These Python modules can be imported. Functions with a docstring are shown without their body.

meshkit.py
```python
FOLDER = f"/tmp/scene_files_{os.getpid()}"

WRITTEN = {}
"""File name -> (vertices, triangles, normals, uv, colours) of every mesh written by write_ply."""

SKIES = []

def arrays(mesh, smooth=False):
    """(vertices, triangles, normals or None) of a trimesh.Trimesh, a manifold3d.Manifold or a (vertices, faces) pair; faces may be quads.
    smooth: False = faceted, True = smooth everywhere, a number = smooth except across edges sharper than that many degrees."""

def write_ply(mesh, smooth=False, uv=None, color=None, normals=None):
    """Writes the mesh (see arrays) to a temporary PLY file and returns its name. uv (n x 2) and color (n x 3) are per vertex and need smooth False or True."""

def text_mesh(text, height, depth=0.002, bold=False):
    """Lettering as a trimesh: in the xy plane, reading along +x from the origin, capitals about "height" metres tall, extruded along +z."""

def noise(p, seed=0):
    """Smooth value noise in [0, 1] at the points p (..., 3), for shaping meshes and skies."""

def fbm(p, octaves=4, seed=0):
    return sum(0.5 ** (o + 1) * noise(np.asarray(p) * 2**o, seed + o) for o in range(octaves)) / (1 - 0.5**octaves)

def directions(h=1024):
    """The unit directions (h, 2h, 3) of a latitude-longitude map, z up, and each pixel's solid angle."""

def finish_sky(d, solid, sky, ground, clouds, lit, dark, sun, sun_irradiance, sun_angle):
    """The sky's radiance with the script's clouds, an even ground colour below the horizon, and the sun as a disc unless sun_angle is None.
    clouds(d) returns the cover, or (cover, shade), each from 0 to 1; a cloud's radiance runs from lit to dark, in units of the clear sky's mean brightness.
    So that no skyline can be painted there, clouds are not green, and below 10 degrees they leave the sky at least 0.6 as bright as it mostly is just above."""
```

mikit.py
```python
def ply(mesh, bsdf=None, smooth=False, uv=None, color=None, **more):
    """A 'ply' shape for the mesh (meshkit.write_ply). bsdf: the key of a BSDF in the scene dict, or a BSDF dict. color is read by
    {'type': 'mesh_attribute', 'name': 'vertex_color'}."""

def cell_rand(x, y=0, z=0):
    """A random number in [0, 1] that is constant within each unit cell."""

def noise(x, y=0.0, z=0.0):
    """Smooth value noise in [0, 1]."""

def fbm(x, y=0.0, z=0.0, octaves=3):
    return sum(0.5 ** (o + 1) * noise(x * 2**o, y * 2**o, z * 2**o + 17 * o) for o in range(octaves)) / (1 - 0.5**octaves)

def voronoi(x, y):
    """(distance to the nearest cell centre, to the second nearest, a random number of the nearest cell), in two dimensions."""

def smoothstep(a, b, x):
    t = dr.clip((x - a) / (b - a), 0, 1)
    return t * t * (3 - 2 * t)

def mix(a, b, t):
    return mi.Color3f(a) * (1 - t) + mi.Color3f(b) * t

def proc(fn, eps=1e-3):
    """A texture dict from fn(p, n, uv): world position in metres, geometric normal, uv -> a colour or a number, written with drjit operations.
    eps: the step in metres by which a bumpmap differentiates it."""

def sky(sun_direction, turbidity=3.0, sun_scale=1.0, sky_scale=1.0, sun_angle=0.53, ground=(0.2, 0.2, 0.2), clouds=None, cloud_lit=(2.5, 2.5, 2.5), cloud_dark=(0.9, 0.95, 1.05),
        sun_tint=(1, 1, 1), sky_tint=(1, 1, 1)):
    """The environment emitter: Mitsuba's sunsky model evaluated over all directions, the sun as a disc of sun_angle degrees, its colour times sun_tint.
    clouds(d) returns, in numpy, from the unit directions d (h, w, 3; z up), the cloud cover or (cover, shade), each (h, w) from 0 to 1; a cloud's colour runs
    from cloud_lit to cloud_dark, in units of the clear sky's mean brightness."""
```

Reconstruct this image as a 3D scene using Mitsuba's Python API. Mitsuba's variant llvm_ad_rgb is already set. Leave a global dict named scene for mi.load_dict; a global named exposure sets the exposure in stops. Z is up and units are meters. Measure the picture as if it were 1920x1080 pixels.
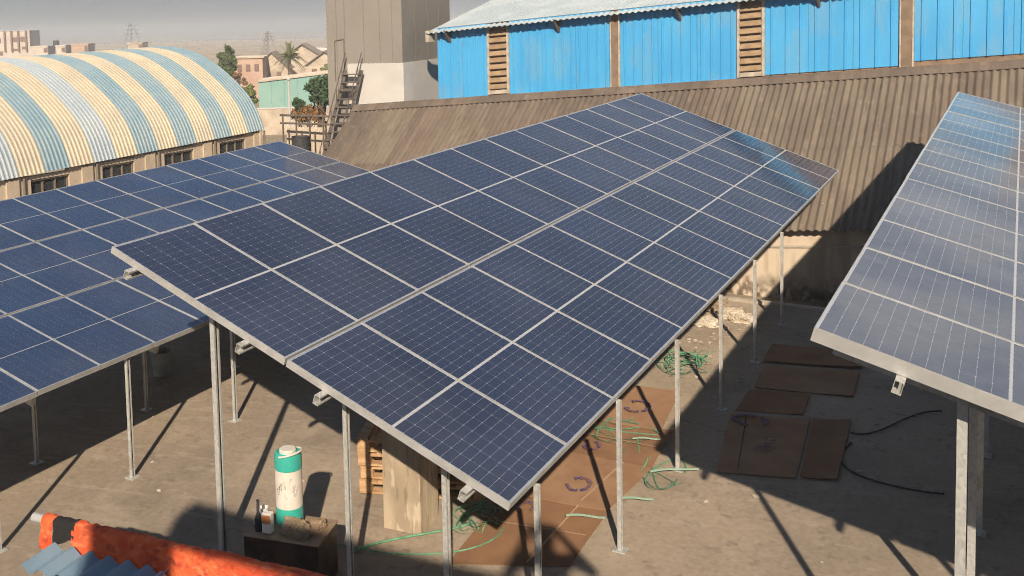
import math
import numpy as np
import trimesh
import mitsuba as mi
import drjit as dr
import manifold3d as m3
from shapely.geometry import Polygon
import mikit
import meshkit
from mikit import noise, fbm, voronoi, cell_rand, smoothstep, mix, proc

T = mi.ScalarTransform4f
scene, labels = {}, {}
rng = np.random.default_rng(7)

# ------------------------------------------------------------------ camera, sky, exposure
CAM = np.array([2.854, -5.931, 3.216])
R_RIGHT = np.array([0.84331, 0.53673, -0.02730])
R_DOWN = np.array([0.01713, -0.07762, -0.99684])
R_FWD = np.array([-0.53715, 0.84018, -0.07465])
scene['camera'] = {
    'type': 'perspective', 'fov': 54.13, 'fov_axis': 'x', 'near_clip': 0.05, 'far_clip': 3000.0,
    'principal_point_offset_x': 0.1251, 'principal_point_offset_y': 0.3186,
    'to_world': T().look_at(origin=CAM.tolist(), target=(CAM + R_FWD).tolist(), up=(-R_DOWN).tolist()),
    'medium': {'type': 'ref', 'id': 'haze_air'},
}
SUN = np.array([0.83, -1.52, 1.0])


def sky_cover(d):
    n = meshkit.fbm(d * np.array([2.2, 2.2, 5.0]), 4, 3)
    veil = 0.95 - 0.62 * np.clip(d[..., 2] / 0.45, 0, 1)
    return np.clip(veil + 0.16 * (n - 0.5), 0, 1), np.clip(0.5 + 0.5 * (n - 0.5), 0, 1)


scene['sky'] = mikit.sky(SUN.tolist(), turbidity=3.0, sun_scale=1.0, sky_scale=0.57, sun_tint=(0.935, 1.0, 1.16), sky_tint=(0.90, 1.0, 1.14),
                         clouds=sky_cover, cloud_lit=(1.04, 1.09, 1.16), cloud_dark=(0.94, 0.99, 1.06), ground=(0.22, 0.19, 0.16))
exposure = 2.38

# ------------------------------------------------------------------ materials


def rgb(*c):
    return {'type': 'rgb', 'value': list(c)}


def principled(key, color, rough=0.6, metallic=0.0, spec=0.5, bump=None, bump_eps=1e-3, clearcoat=0.0, cc_gloss=0.9):
    b = {'type': 'principled', 'base_color': color if isinstance(color, dict) else rgb(*color),
         'roughness': rough if isinstance(rough, dict) else float(rough), 'metallic': float(metallic), 'specular': float(spec)}
    if clearcoat:
        b['clearcoat'] = float(clearcoat)
        b['clearcoat_gloss'] = float(cc_gloss)
    if bump is not None:
        b = {'type': 'bumpmap', 'arbitrary': {**proc(bump, bump_eps)}, 'scale': 1.0, 'bsdf': b}
    scene[key] = {'type': 'twosided', 'bsdf': b}


def grainy(c0, c1, fx, fy=None, fz=None, octaves=4, seed=0.0, lo=0.3, hi=0.7):
    fy = fx if fy is None else fy
    fz = fx if fz is None else fz

    def f(p, n, uv):
        return mix(c0, c1, smoothstep(lo, hi, fbm(p.x * fx + seed, p.y * fy + seed * 1.7, p.z * fz, octaves)))
    return proc(f)


def deck_color(p, n, uv):
    big = fbm(p.x * 0.45 + 3.1, p.y * 0.45, 0, 4)
    mid = fbm(p.x * 2.3, p.y * 2.3 + 9, 1, 4)
    fine = fbm(p.x * 28, p.y * 28, 2, 3)
    scr = fbm(p.x * 3.0 + p.y * 1.2, p.y * 14 - p.x * 4.0, 5, 3)
    c = mix((0.314, 0.255, 0.196), (0.244, 0.200, 0.156), smoothstep(0.35, 0.65, big))
    c = mix(c, (0.32, 0.264, 0.204), smoothstep(0.55, 0.75, mid) * 0.5)
    c = mix(c, (0.16, 0.132, 0.104), smoothstep(0.60, 0.74, fbm(p.x * 1.1 + 31, p.y * 1.1, 4, 5)) * 0.32)
    c = mix(c, (0.344, 0.296, 0.24), smoothstep(0.62, 0.72, scr) * 0.35)
    spots = fbm(p.x * 11 + 60, p.y * 11, 6, 4)
    c = mix(c, (0.13, 0.105, 0.085), smoothstep(0.68, 0.78, spots) * 0.35)
    return c * (0.90 + 0.32 * fine)


def deck_bump(p, n, uv):
    return 0.004 * fbm(p.x * 16, p.y * 16, 0, 4) + 0.006 * fbm(p.x * 2.2, p.y * 2.2, 3, 3)


principled('m_deck', proc(deck_color), 0.9, spec=0.25, bump=deck_bump)
principled('m_yard', grainy((0.24, 0.2, 0.152), (0.16, 0.132, 0.096), 0.25, octaves=5), 0.95, spec=0.2)


def cells(key, c0, c1, dust_sky_tint, amount, rough):
    def f(p, n, uv):
        k = fbm(p.x * 1.3, p.y * 1.3, p.z, 3)
        c = mix(c0, c1, smoothstep(0.3, 0.7, k))
        d = amount * (0.45 + 0.5 * fbm(p.x * 9, p.y * 9, p.z * 9, 4) + 0.6 * smoothstep(0.35, 0.7, fbm(p.x * 0.9 + 4, p.y * 0.9, p.z, 3)))
        return mix(c, dust_sky_tint, d)
    principled(key, proc(f), rough, spec=0.9)


cells('m_cell_centre', (0.008, 0.015, 0.042), (0.011, 0.020, 0.058), (0.19, 0.21, 0.25), 0.105, 0.10)  # bluish dust also lightens the cells in place of sky reflection
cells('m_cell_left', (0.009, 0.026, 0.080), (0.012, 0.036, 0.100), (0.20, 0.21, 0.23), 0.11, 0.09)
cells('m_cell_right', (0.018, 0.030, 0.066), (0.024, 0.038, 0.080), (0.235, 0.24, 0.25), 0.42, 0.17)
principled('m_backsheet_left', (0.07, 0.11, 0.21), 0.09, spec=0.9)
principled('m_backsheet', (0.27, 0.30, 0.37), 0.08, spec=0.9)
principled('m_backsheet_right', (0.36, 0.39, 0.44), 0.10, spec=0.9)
principled('m_midgap', (0.400, 0.408, 0.416), 0.16, spec=0.5)
principled('m_under_darkened', (0.10, 0.10, 0.105), 0.7)  # set darker than a real underside to cut bounce light into the shade
principled('m_frame', grainy((0.367, 0.367, 0.362), (0.304, 0.304, 0.299), 9.0), 0.42, metallic=0.1)


def galv(p, n, uv):
    d1, d2, r = voronoi(p.x * 60 + p.y * 43, p.z * 38)
    c = mix((0.4, 0.408, 0.4), (0.528, 0.528, 0.504), r)
    return mix(c, (0.288, 0.24, 0.192), smoothstep(0.60, 0.75, fbm(p.x * 11, p.y * 11, p.z * 5, 4)) * 0.5)


principled('m_galv', proc(galv), 0.45, metallic=0.35)


def asb(c0, c1, seed):
    def f(p, n, uv):
        k = fbm(p.x * 6 + seed, p.y * 1.0, p.z * 1.2, 4)
        s = fbm(p.x * 18 + seed, p.y * 2.0, p.z * 2.4 + 4, 4)
        c = mix(c0, c1, smoothstep(0.3, 0.7, k))
        c = mix(c, (0.08, 0.068, 0.06), smoothstep(0.58, 0.8, s) * 0.55)
        c = mix(c, (0.336, 0.288, 0.232), smoothstep(0.62, 0.75, fbm(p.x * 7 + 40, p.y * 5, p.z * 5 + seed, 4)) * 0.14)
        return c
    return proc(f)


principled('m_asb_a', asb((0.165, 0.131, 0.106), (0.128, 0.101, 0.082), 0.0), 0.9, spec=0.2)
principled('m_asb_b', asb((0.141, 0.114, 0.092), (0.113, 0.092, 0.077), 11.0), 0.9, spec=0.2)
principled('m_asb_c', asb((0.181, 0.150, 0.118), (0.141, 0.114, 0.092), 23.0), 0.9, spec=0.2)


def plaster(p, n, uv):
    c = mix((0.528, 0.448, 0.352), (0.44, 0.36, 0.28), smoothstep(0.3, 0.7, fbm(p.x * 1.3, p.y * 1.3, p.z * 1.3, 4)))
    st = fbm(p.x * 5, p.y * 2, p.z * 0.6, 4)
    c = mix(c, (0.336, 0.248, 0.176), smoothstep(0.5, 0.72, st) * 0.6)
    splash = smoothstep(-1.75, -2.3, p.z + 0.7 * (fbm(p.x * 7, p.y * 2, p.z * 3.5, 4) - 0.5))
    return mix(c, (0.08, 0.056, 0.04), splash * smoothstep(0.3, 0.6, fbm(p.x * 9, 0, p.z * 5 + 3, 4)) * 0.9)


principled('m_plaster', proc(plaster), 0.9, spec=0.2)


def blue_paint(p, n, uv):
    c = mix((0.044, 0.288, 0.576), (0.056, 0.32, 0.608), smoothstep(0.3, 0.7, fbm(p.x * 1.2, p.y * 1.2, p.z * 0.5, 3)))
    top = fbm(p.x * 3.5, 1.0, p.z * 0.9 + 5, 4)
    return mix(c, (0.16, 0.304, 0.416), smoothstep(0.5, 0.75, top) * 0.35)


principled('m_blue', proc(blue_paint), 0.5, spec=0.4)
principled('m_louvre', grainy((0.32, 0.224, 0.136), (0.24, 0.16, 0.096), 5.0), 0.8)
principled('m_pier', grainy((0.216, 0.152, 0.104), (0.16, 0.112, 0.08), 4.0), 0.85)
principled('m_trim', grainy((0.44, 0.392, 0.328), (0.336, 0.288, 0.232), 6.0), 0.8)
principled('m_blue_roof', grainy((0.336, 0.4, 0.432), (0.4, 0.456, 0.48), 1.6), 0.5)
principled('m_dark', (0.03, 0.03, 0.035), 0.7)
principled('m_dark_steel', grainy((0.08, 0.068, 0.06), (0.128, 0.104, 0.088), 6.0), 0.7)


def tower_paint(p, n, uv):
    c = mix((0.220, 0.203, 0.182), (0.196, 0.181, 0.162), smoothstep(0.3, 0.7, fbm(p.x * 0.7, p.y * 0.7, p.z * 0.5, 4)))
    st = fbm(p.x * 4, p.y * 4, p.z * 0.35, 4)
    return mix(c, (0.200, 0.165, 0.138), smoothstep(0.55, 0.72, st) * 0.45)


principled('m_tower', proc(tower_paint), 0.75, spec=0.3)
principled('m_tower_joint', (0.16, 0.136, 0.112), 0.8)
principled('m_white', grainy((0.48, 0.46, 0.436), (0.432, 0.412, 0.388), 0.9), 0.85)
principled('m_cream', grainy((0.504, 0.44, 0.328), (0.44, 0.392, 0.304), 1.8), 0.5, spec=0.4)
principled('m_pale_blue', grainy((0.184, 0.282, 0.341), (0.230, 0.315, 0.361), 1.8), 0.5, spec=0.4)
principled('m_grey_blue', grainy((0.32, 0.376, 0.424), (0.36, 0.408, 0.44), 1.8), 0.5, spec=0.4)
principled('m_beige_wall', grainy((0.48, 0.392, 0.296), (0.4, 0.328, 0.248), 1.4, octaves=5), 0.9)
principled('m_window', (0.035, 0.038, 0.040), 0.12)
principled('m_window_frame', (0.16, 0.13, 0.10), 0.6)

principled('m_card', grainy((0.265, 0.150, 0.085), (0.205, 0.115, 0.066), 3.5, octaves=5), 0.85, spec=0.25)
principled('m_card_pale', grainy((0.320, 0.195, 0.120), (0.260, 0.150, 0.090), 3.5, octaves=5), 0.85, spec=0.25)
principled('m_tape', (0.416, 0.288, 0.176), 0.5)
principled('m_blue_ink', grainy((0.072, 0.06, 0.16), (0.192, 0.104, 0.096), 30.0), 0.85)
principled('m_strap', grainy((0.075, 0.22, 0.12), (0.14, 0.33, 0.21), 20.0), 0.55)
principled('m_strap_pale', (0.34, 0.50, 0.38), 0.5)
principled('m_cable', (0.012, 0.012, 0.014), 0.5)
principled('m_white_bag', grainy((0.544, 0.496, 0.416), (0.416, 0.352, 0.272), 8.0), 0.8)


def wood(c0, c1, fx, fy, fz, seed):
    def f(p, n, uv):
        k = fbm(p.x * fx + seed, p.y * fy, p.z * fz, 4)
        return mix(c0, c1, smoothstep(0.3, 0.7, k))
    return proc(f)


principled('m_pallet', wood((0.496, 0.32, 0.176), (0.368, 0.224, 0.112), 5, 22, 40, 2), 0.8)


def crate_face(p, n, uv):
    c = mix((0.420, 0.342, 0.246), (0.300, 0.240, 0.174), smoothstep(0.3, 0.7, fbm(p.x * 6, p.y * 6, p.z * 1.6, 5)))
    c = mix(c, (0.504, 0.432, 0.324), smoothstep(0.58, 0.7, fbm(p.x * 13 + 3, p.y * 13, p.z * 3.5, 4)) * 0.7)
    return mix(c, (0.180, 0.138, 0.096), smoothstep(0.62, 0.75, fbm(p.x * 34, p.y * 34, p.z * 3.0 + 8, 4)) * 0.6)


principled('m_crate', proc(crate_face), 0.9, spec=0.2, bump=lambda p, n, uv: 0.006 * fbm(p.x * 30, p.y * 30, p.z * 8, 4))
principled('m_teal', (0.04, 0.344, 0.288), 0.35, clearcoat=0.4)
principled('m_jug_white', grainy((0.608, 0.568, 0.512), (0.56, 0.512, 0.456), 8.0), 0.4)
principled('m_scribble', (0.16, 0.136, 0.152), 0.6)
principled('m_oily', grainy((0.024, 0.016, 0.013), (0.068, 0.04, 0.03), 7.0), 0.45)
principled('m_box_top', grainy((0.32, 0.232, 0.152), (0.216, 0.152, 0.104), 9.0), 0.85)
principled('m_sack', grainy((0.288, 0.224, 0.152), (0.216, 0.16, 0.104), 14.0), 0.9)
principled('m_paper', (0.624, 0.6, 0.576), 0.6)
principled('m_orange_print', (0.44, 0.176, 0.056), 0.6)


def tarp(p, n, uv):
    k = fbm(p.x * 9, p.y * 9, p.z * 9, 4)
    c = mix((0.53, 0.075, 0.028), (0.62, 0.125, 0.045), smoothstep(0.3, 0.7, k))
    c = mix(c, (0.62, 0.22, 0.11), smoothstep(0.58, 0.70, fbm(p.x * 30, p.y * 30, p.z * 30 + 5, 4)) * 0.5)
    return mix(c, (0.26, 0.04, 0.025), smoothstep(0.56, 0.70, fbm(p.x * 19, p.y * 19, p.z * 19 + 3, 4)) * 0.6)


principled('m_tarp', proc(tarp), 0.75, spec=0.25, bump=lambda p, n, uv: 0.012 * fbm(p.x * 34, p.y * 34, p.z * 34, 4))
principled('m_black_cloth', (0.012, 0.012, 0.013), 0.95)
principled('m_pvc', (0.336, 0.344, 0.352), 0.45)
principled('m_sheet_blue', grainy((0.136, 0.216, 0.288), (0.176, 0.248, 0.312), 3.0), 0.5)
principled('m_sheet_grey', grainy((0.368, 0.376, 0.376), (0.288, 0.296, 0.296), 3.0), 0.5)
principled('m_sheet_brown', grainy((0.176, 0.144, 0.116), (0.128, 0.104, 0.084), 3.0), 0.85)
principled('m_bucket', grainy((0.336, 0.336, 0.32), (0.272, 0.264, 0.248), 10.0), 0.6)
principled('m_skin', (0.42, 0.25, 0.17), 0.6)
principled('m_shirt', (0.25, 0.27, 0.32), 0.9)

principled('m_far_white', grainy((0.528, 0.464, 0.4), (0.464, 0.4, 0.344), 0.3), 0.9)
principled('m_far_brown', (0.176, 0.112, 0.088), 0.9)
principled('m_far_brick', grainy((0.4, 0.264, 0.2), (0.448, 0.32, 0.248), 1.0), 0.9)
principled('m_far_roof', grainy((0.136, 0.116, 0.1), (0.184, 0.156, 0.132), 0.6), 0.9)
principled('m_far_teal', grainy((0.176, 0.328, 0.296), (0.216, 0.36, 0.32), 0.4), 0.8)
principled('m_far_cream', grainy((0.48, 0.408, 0.32), (0.336, 0.272, 0.216), 1.1, octaves=5), 0.9)
principled('m_steel_far', (0.128, 0.128, 0.136), 0.7)
principled('m_bark', grainy((0.128, 0.092, 0.064), (0.08, 0.056, 0.04), 3.0), 0.9)


def leaf(key, c):
    scene[key] = {'type': 'twosided', 'bsdf': {'type': 'principled', 'base_color': rgb(*c), 'roughness': 0.6, 'specular': 0.3}}


leaf('m_leaf_a', (0.085, 0.115, 0.045))
leaf('m_leaf_b', (0.15, 0.17, 0.055))
leaf('m_leaf_c', (0.05, 0.088, 0.042))
leaf('m_leaf_dry', (0.20, 0.11, 0.045))
leaf('m_flower', (0.45, 0.12, 0.09))
leaf('m_palm', (0.13, 0.145, 0.06))

# ------------------------------------------------------------------ helpers


class MB:
    """Collects boxes, quads and tubes into one mesh."""

    def __init__(self):
        self.v, self.f, self.n = [], [], 0

    def raw(self, v, f):
        v = np.asarray(v, float)
        self.v.append(v)
        self.f.append(np.asarray(f, int) + self.n)
        self.n += len(v)
        return self

    def mesh(self, m):
        if hasattr(m, 'to_mesh'):
            q = m.to_mesh()
            return self.raw(q.vert_properties[:, :3], q.tri_verts)
        return self.raw(m.vertices, m.faces)

    def obox(self, c, ax, h):
        """box with centre c, axes rows ax (may be sheared), half sizes h"""
        ax = np.asarray(ax, float)
        s = np.array([[x, y, z] for x in (-1, 1) for y in (-1, 1) for z in (-1, 1)], float) * np.asarray(h, float)
        f = [[0, 1, 3], [0, 3, 2], [4, 6, 7], [4, 7, 5], [0, 4, 5], [0, 5, 1], [2, 3, 7], [2, 7, 6], [0, 2, 6], [0, 6, 4], [1, 5, 7], [1, 7, 3]]
        return self.raw(np.asarray(c, float) + s @ ax, f)

    def box(self, lo, hi):
        lo, hi = np.asarray(lo, float), np.asarray(hi, float)
        return self.obox((lo + hi) / 2, np.eye(3), (hi - lo) / 2)

    def bar(self, a, b, w, d, up=(0, 0, 1)):
        a, b = np.asarray(a, float), np.asarray(b, float)
        x = (b - a) / np.linalg.norm(b - a)
        y = np.cross(up, x)
        if np.linalg.norm(y) < 1e-6:
            y = np.cross((1, 0, 0), x)
        y /= np.linalg.norm(y)
        return self.obox((a + b) / 2, [x, y, np.cross(x, y)], [np.linalg.norm(b - a) / 2, w / 2, d / 2])

    def tube(self, pts, r, k=8, cap=True):
        pts = np.asarray(pts, float)
        r = np.full(len(pts), r) if np.isscalar(r) else np.asarray(r, float)
        tan = np.gradient(pts, axis=0)
        tan /= np.linalg.norm(tan, axis=1, keepdims=True) + 1e-12
        ref = np.array([0, 0, 1.0]) if abs(tan[0][2]) < 0.9 else np.array([1.0, 0, 0])
        rings, a = [], np.arange(k) * 2 * np.pi / k
        for p, t, rr in zip(pts, tan, r):
            x = np.cross(ref, t)
            x /= np.linalg.norm(x) + 1e-12
            y = np.cross(t, x)
            ref = np.cross(t, x) if abs(np.dot(ref, t)) > 0.97 else ref
            rings.append(p + rr * (np.cos(a)[:, None] * x + np.sin(a)[:, None] * y))
        v = np.vstack(rings)
        f = []
        for i in range(len(pts) - 1):
            for j in range(k):
                p, q = i * k + j, i * k + (j + 1) % k
                f += [[p, q, q + k], [p, q + k, p + k]]
        if cap:
            n = len(v)
            v = np.vstack([v, pts[:1], pts[-1:]])
            for j in range(k):
                f += [[n, (j + 1) % k, j], [n + 1, n - k + j, n - k + (j + 1) % k]]
        return self.raw(v, f)

    def grid(self, P, closed_thick=None):
        """sheet of points P[i, j]; closed_thick: vector array/vec offset giving a solid"""
        P = np.asarray(P, float)
        a, b = P.shape[:2]
        idx = np.arange(a * b).reshape(a, b)
        q = np.stack([idx[:-1, :-1], idx[1:, :-1], idx[1:, 1:], idx[:-1, 1:]], -1).reshape(-1, 4)
        f = np.vstack([q[:, [0, 1, 2]], q[:, [0, 2, 3]]])
        if closed_thick is None:
            return self.raw(P.reshape(-1, 3), f)
        v = np.vstack([P.reshape(-1, 3), (P + closed_thick).reshape(-1, 3)])
        n = a * b
        ring = np.concatenate([idx[0, :-1], idx[:-1, -1], idx[-1, :0:-1], idx[:0:-1, 0]])
        nx = np.roll(ring, -1)
        side = np.vstack([np.stack([ring, nx, nx + n], 1), np.stack([ring, nx + n, ring + n], 1)])
        return self.raw(v, np.vstack([f, f[:, ::-1] + n, side]))

    def prism(self, poly, o, ax, h):
        """polygon (n x 2) in the plane of ax[0], ax[1] at o, extruded by h along ax[2]"""
        m = trimesh.creation.extrude_polygon(Polygon(poly), h, engine='earcut')
        return self.raw(np.asarray(o, float) + m.vertices @ np.asarray(ax, float), m.faces)

    def out(self):
        return trimesh.Trimesh(np.vstack(self.v), np.vstack(self.f), process=False)


def fresh(key):
    if key not in scene and key not in labels and key not in used:
        used.add(key)
        return key
    i = 1
    while f'{key}_{i:03d}' in used or f'{key}_{i:03d}' in scene:
        i += 1
    used.add(f'{key}_{i:03d}')
    return f'{key}_{i:03d}'


used = set()


def thing(name, label, cat, group=None):
    k = fresh(name)
    labels[k] = {'label': label, 'category': cat}
    if group:
        labels[k]['group'] = group
    return k


def obj(name, mesh, mat, parent=None, smooth=False, label=None, kind=None, to_world=None):
    k = fresh(f'{parent}__{name}' if parent else name)
    d = mesh if isinstance(mesh, dict) else mikit.ply(mesh.out() if isinstance(mesh, MB) else mesh, mat, smooth=smooth)
    scene[k] = d if to_world is None else {**d, 'to_world': to_world}
    if label or kind:
        labels[k] = {}
        if label:
            labels[k]['label'] = label
        if kind:
            labels[k]['kind'] = kind
    return k


def solo(name, mesh, mat, label, cat, group=None, smooth=False):
    k = fresh(name)
    scene[k] = mikit.ply(mesh.out() if isinstance(mesh, MB) else mesh, mat, smooth=smooth)
    labels[k] = {'label': label, 'category': cat}
    if group:
        labels[k]['group'] = group
    return k


def gz(x, y):
    """height of the roof deck"""
    return -1.385 + 0.022 * y


def yawed(a):
    c, s = math.cos(a), math.sin(a)
    return np.array([[c, s, 0], [-s, c, 0], [0, 0, 1.0]])


def rounded_box(size, r=0.01, seg=8):
    h = np.asarray(size, float) / 2 - r
    b = [m3.Manifold.sphere(r, seg).translate([x * h[0], y * h[1], z * h[2]]) for x in (-1, 1) for y in (-1, 1) for z in (-1, 1)]
    return m3.Manifold.batch_hull(b)


YARD = -4.6
LANE = -2.35

# ------------------------------------------------------------------ setting: yard and roof deck
a = np.linspace(-1, 1, 41)
gx = np.sign(a) * (np.abs(a) ** 3) * 900
P = np.stack([*np.meshgrid(gx, gx, indexing='ij')] + [np.full((41, 41), YARD)], -1)
obj('ground', MB().grid(P[::-1]), 'm_yard', kind='structure', label='dusty brown ground around the roof deck reaching to the horizon')

xs, ys = np.linspace(-11.5, 9.5, 43), np.linspace(-13, 9.92, 47)
X, Y = np.meshgrid(xs, ys, indexing='ij')
Z = gz(X, Y) + 0.012 * (meshkit.fbm(np.stack([X * 0.8, Y * 0.8, X * 0], -1), 3, 5) - 0.5)
deck = MB().grid(np.stack([X, Y, Z], -1), np.array([0, 0, -3.6]))
obj('roof_deck', deck, 'm_deck', kind='structure', label='tan concrete roof deck with stains and scuffs', smooth=30)
lane = MB().box([-13.2, 10.04, YARD - 0.5], [10.5, 15.2, LANE])
obj('back_lane', lane, 'm_yard', kind='structure', label='lower bare earth lane between the deck and the long shed')
kerb = MB()
for i in range(14):
    x0 = -11.5 + i * 1.5
    kerb.box([x0 + 0.01, 9.925, gz(0, 9.92) - 0.6], [x0 + 1.49, 10.03, gz(0, 9.92) + 0.035 + 0.008 * rng.random()])
obj('deck_kerb', kerb, 'm_trim', kind='structure', label='low pale concrete kerb along the far edge of the deck')

# ------------------------------------------------------------------ solar tables


def panel_meshes(PL, PW, fd, gapu, gapv, mid, nc=6):
    """local: u across (0..PL), v (0..PW), top at 0"""
    lip = 0.0072
    fr = MB()
    u0, u1, v0, v1 = gapu, PL - gapu, gapv, PW - gapv
    bev = 0.003
    for (c, h) in (([(u0 + u1) / 2, v0 + lip / 2, -fd / 2], [(u1 - u0) / 2, lip / 2, fd / 2]), ([(u0 + u1) / 2, v1 - lip / 2, -fd / 2], [(u1 - u0) / 2, lip / 2, fd / 2]),
                   ([u0 + lip / 2, (v0 + v1) / 2, -fd / 2], [lip / 2, (v1 - v0) / 2 - lip, fd / 2]), ([u1 - lip / 2, (v0 + v1) / 2, -fd / 2], [lip / 2, (v1 - v0) / 2 - lip, fd / 2])):
        fr.obox(c, np.eye(3), h)
    back = MB().box([u0 + lip, v0 + lip, -0.012], [u1 - lip, v1 - lip, -0.005])
    under = MB().box([u0 + lip, v0 + lip, -0.018], [u1 - lip, v1 - lip, -0.0125])  # extra sheet below the backsheet, dark to deepen the shade underneath
    # cells, corners cut
    mg = 0.014
    cu0, cu1, cv0, cv1 = u0 + lip + mg, u1 - lip - mg, v0 + lip + 0.010, v1 - lip - 0.010
    half = (cu1 - cu0 - mid) / 2
    pu, pv = half / 12, (cv1 - cv0) / nc
    g, gv, ch = 0.0024, 0.0032, 0.005
    cells_ = []
    for hlf in range(2):
        for i in range(12):
            for j in range(nc):
                a0 = cu0 + hlf * (half + mid) + i * pu + g / 2
                a1, b0, b1 = a0 + pu - g, cv0 + j * pv + gv / 2, cv0 + (j + 1) * pv - gv / 2
                pts = [[a0 + ch, b0], [a1 - ch, b0], [a1, b0 + ch], [a1, b1 - ch], [a1 - ch, b1], [a0 + ch, b1], [a0, b1 - ch], [a0, b0 + ch]]
                v = np.array([[x, y, -0.0038] for x, y in pts] + [[x, y, -0.0049] for x, y in pts])
                f = [[0, k, k + 1] for k in range(1, 7)] + [[k, k + 8, (k + 1) % 8 + 8] for k in range(8)] + [[k, (k + 1) % 8 + 8, (k + 1) % 8] for k in range(8)]
                cells_.append((v, f))
    strip = MB().box([(u0 + u1) / 2 - mid * 0.42, v0 + lip, -0.0049], [(u0 + u1) / 2 + mid * 0.42, v1 - lip, -0.0040])
    return fr.out(), back.out(), cells_, strip.out(), under.out()


def frame_matrix(o, eu, ev):
    n = np.cross(eu, ev)
    m = np.eye(4)
    m[:3, 0], m[:3, 1], m[:3, 2], m[:3, 3] = eu, ev, n / np.linalg.norm(n), o
    return m


def c_post(w, d, t, lip, length):
    """lipped channel, open to +x, standing on z = 0"""
    pts = [[-d / 2, -w / 2], [d / 2, -w / 2], [d / 2, -w / 2 + lip], [d / 2 - t, -w / 2 + lip], [d / 2 - t, -w / 2 + t], [-d / 2 + t, -w / 2 + t],
           [-d / 2 + t, w / 2 - t], [d / 2 - t, w / 2 - t], [d / 2 - t, w / 2 - lip], [d / 2, w / 2 - lip], [d / 2, w / 2], [-d / 2, w / 2]]
    return trimesh.creation.extrude_polygon(Polygon(pts), length, engine='earcut')


def post(parent, x, y, ztop, w=0.07, lean=(0.0, 0.0), turn=0.0):
    z0 = gz(x, y)
    m = c_post(w, w * 0.72, 0.006, w * 0.28, ztop - z0)
    v = np.array(m.vertices) @ yawed(turn)
    v = v + v[:, 2:3] * np.array([lean[0], lean[1], 0]) + [x, y, z0]
    k = obj('post', trimesh.Trimesh(v, m.faces, process=False), 'm_galv', parent)
    b = MB().mesh(rounded_box([0.115, 0.115, 0.012], 0.003)).out()
    b.vertices += [x, y, z0 + 0.008]
    obj('base_plate', b, 'm_galv', k)
    return k


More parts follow.
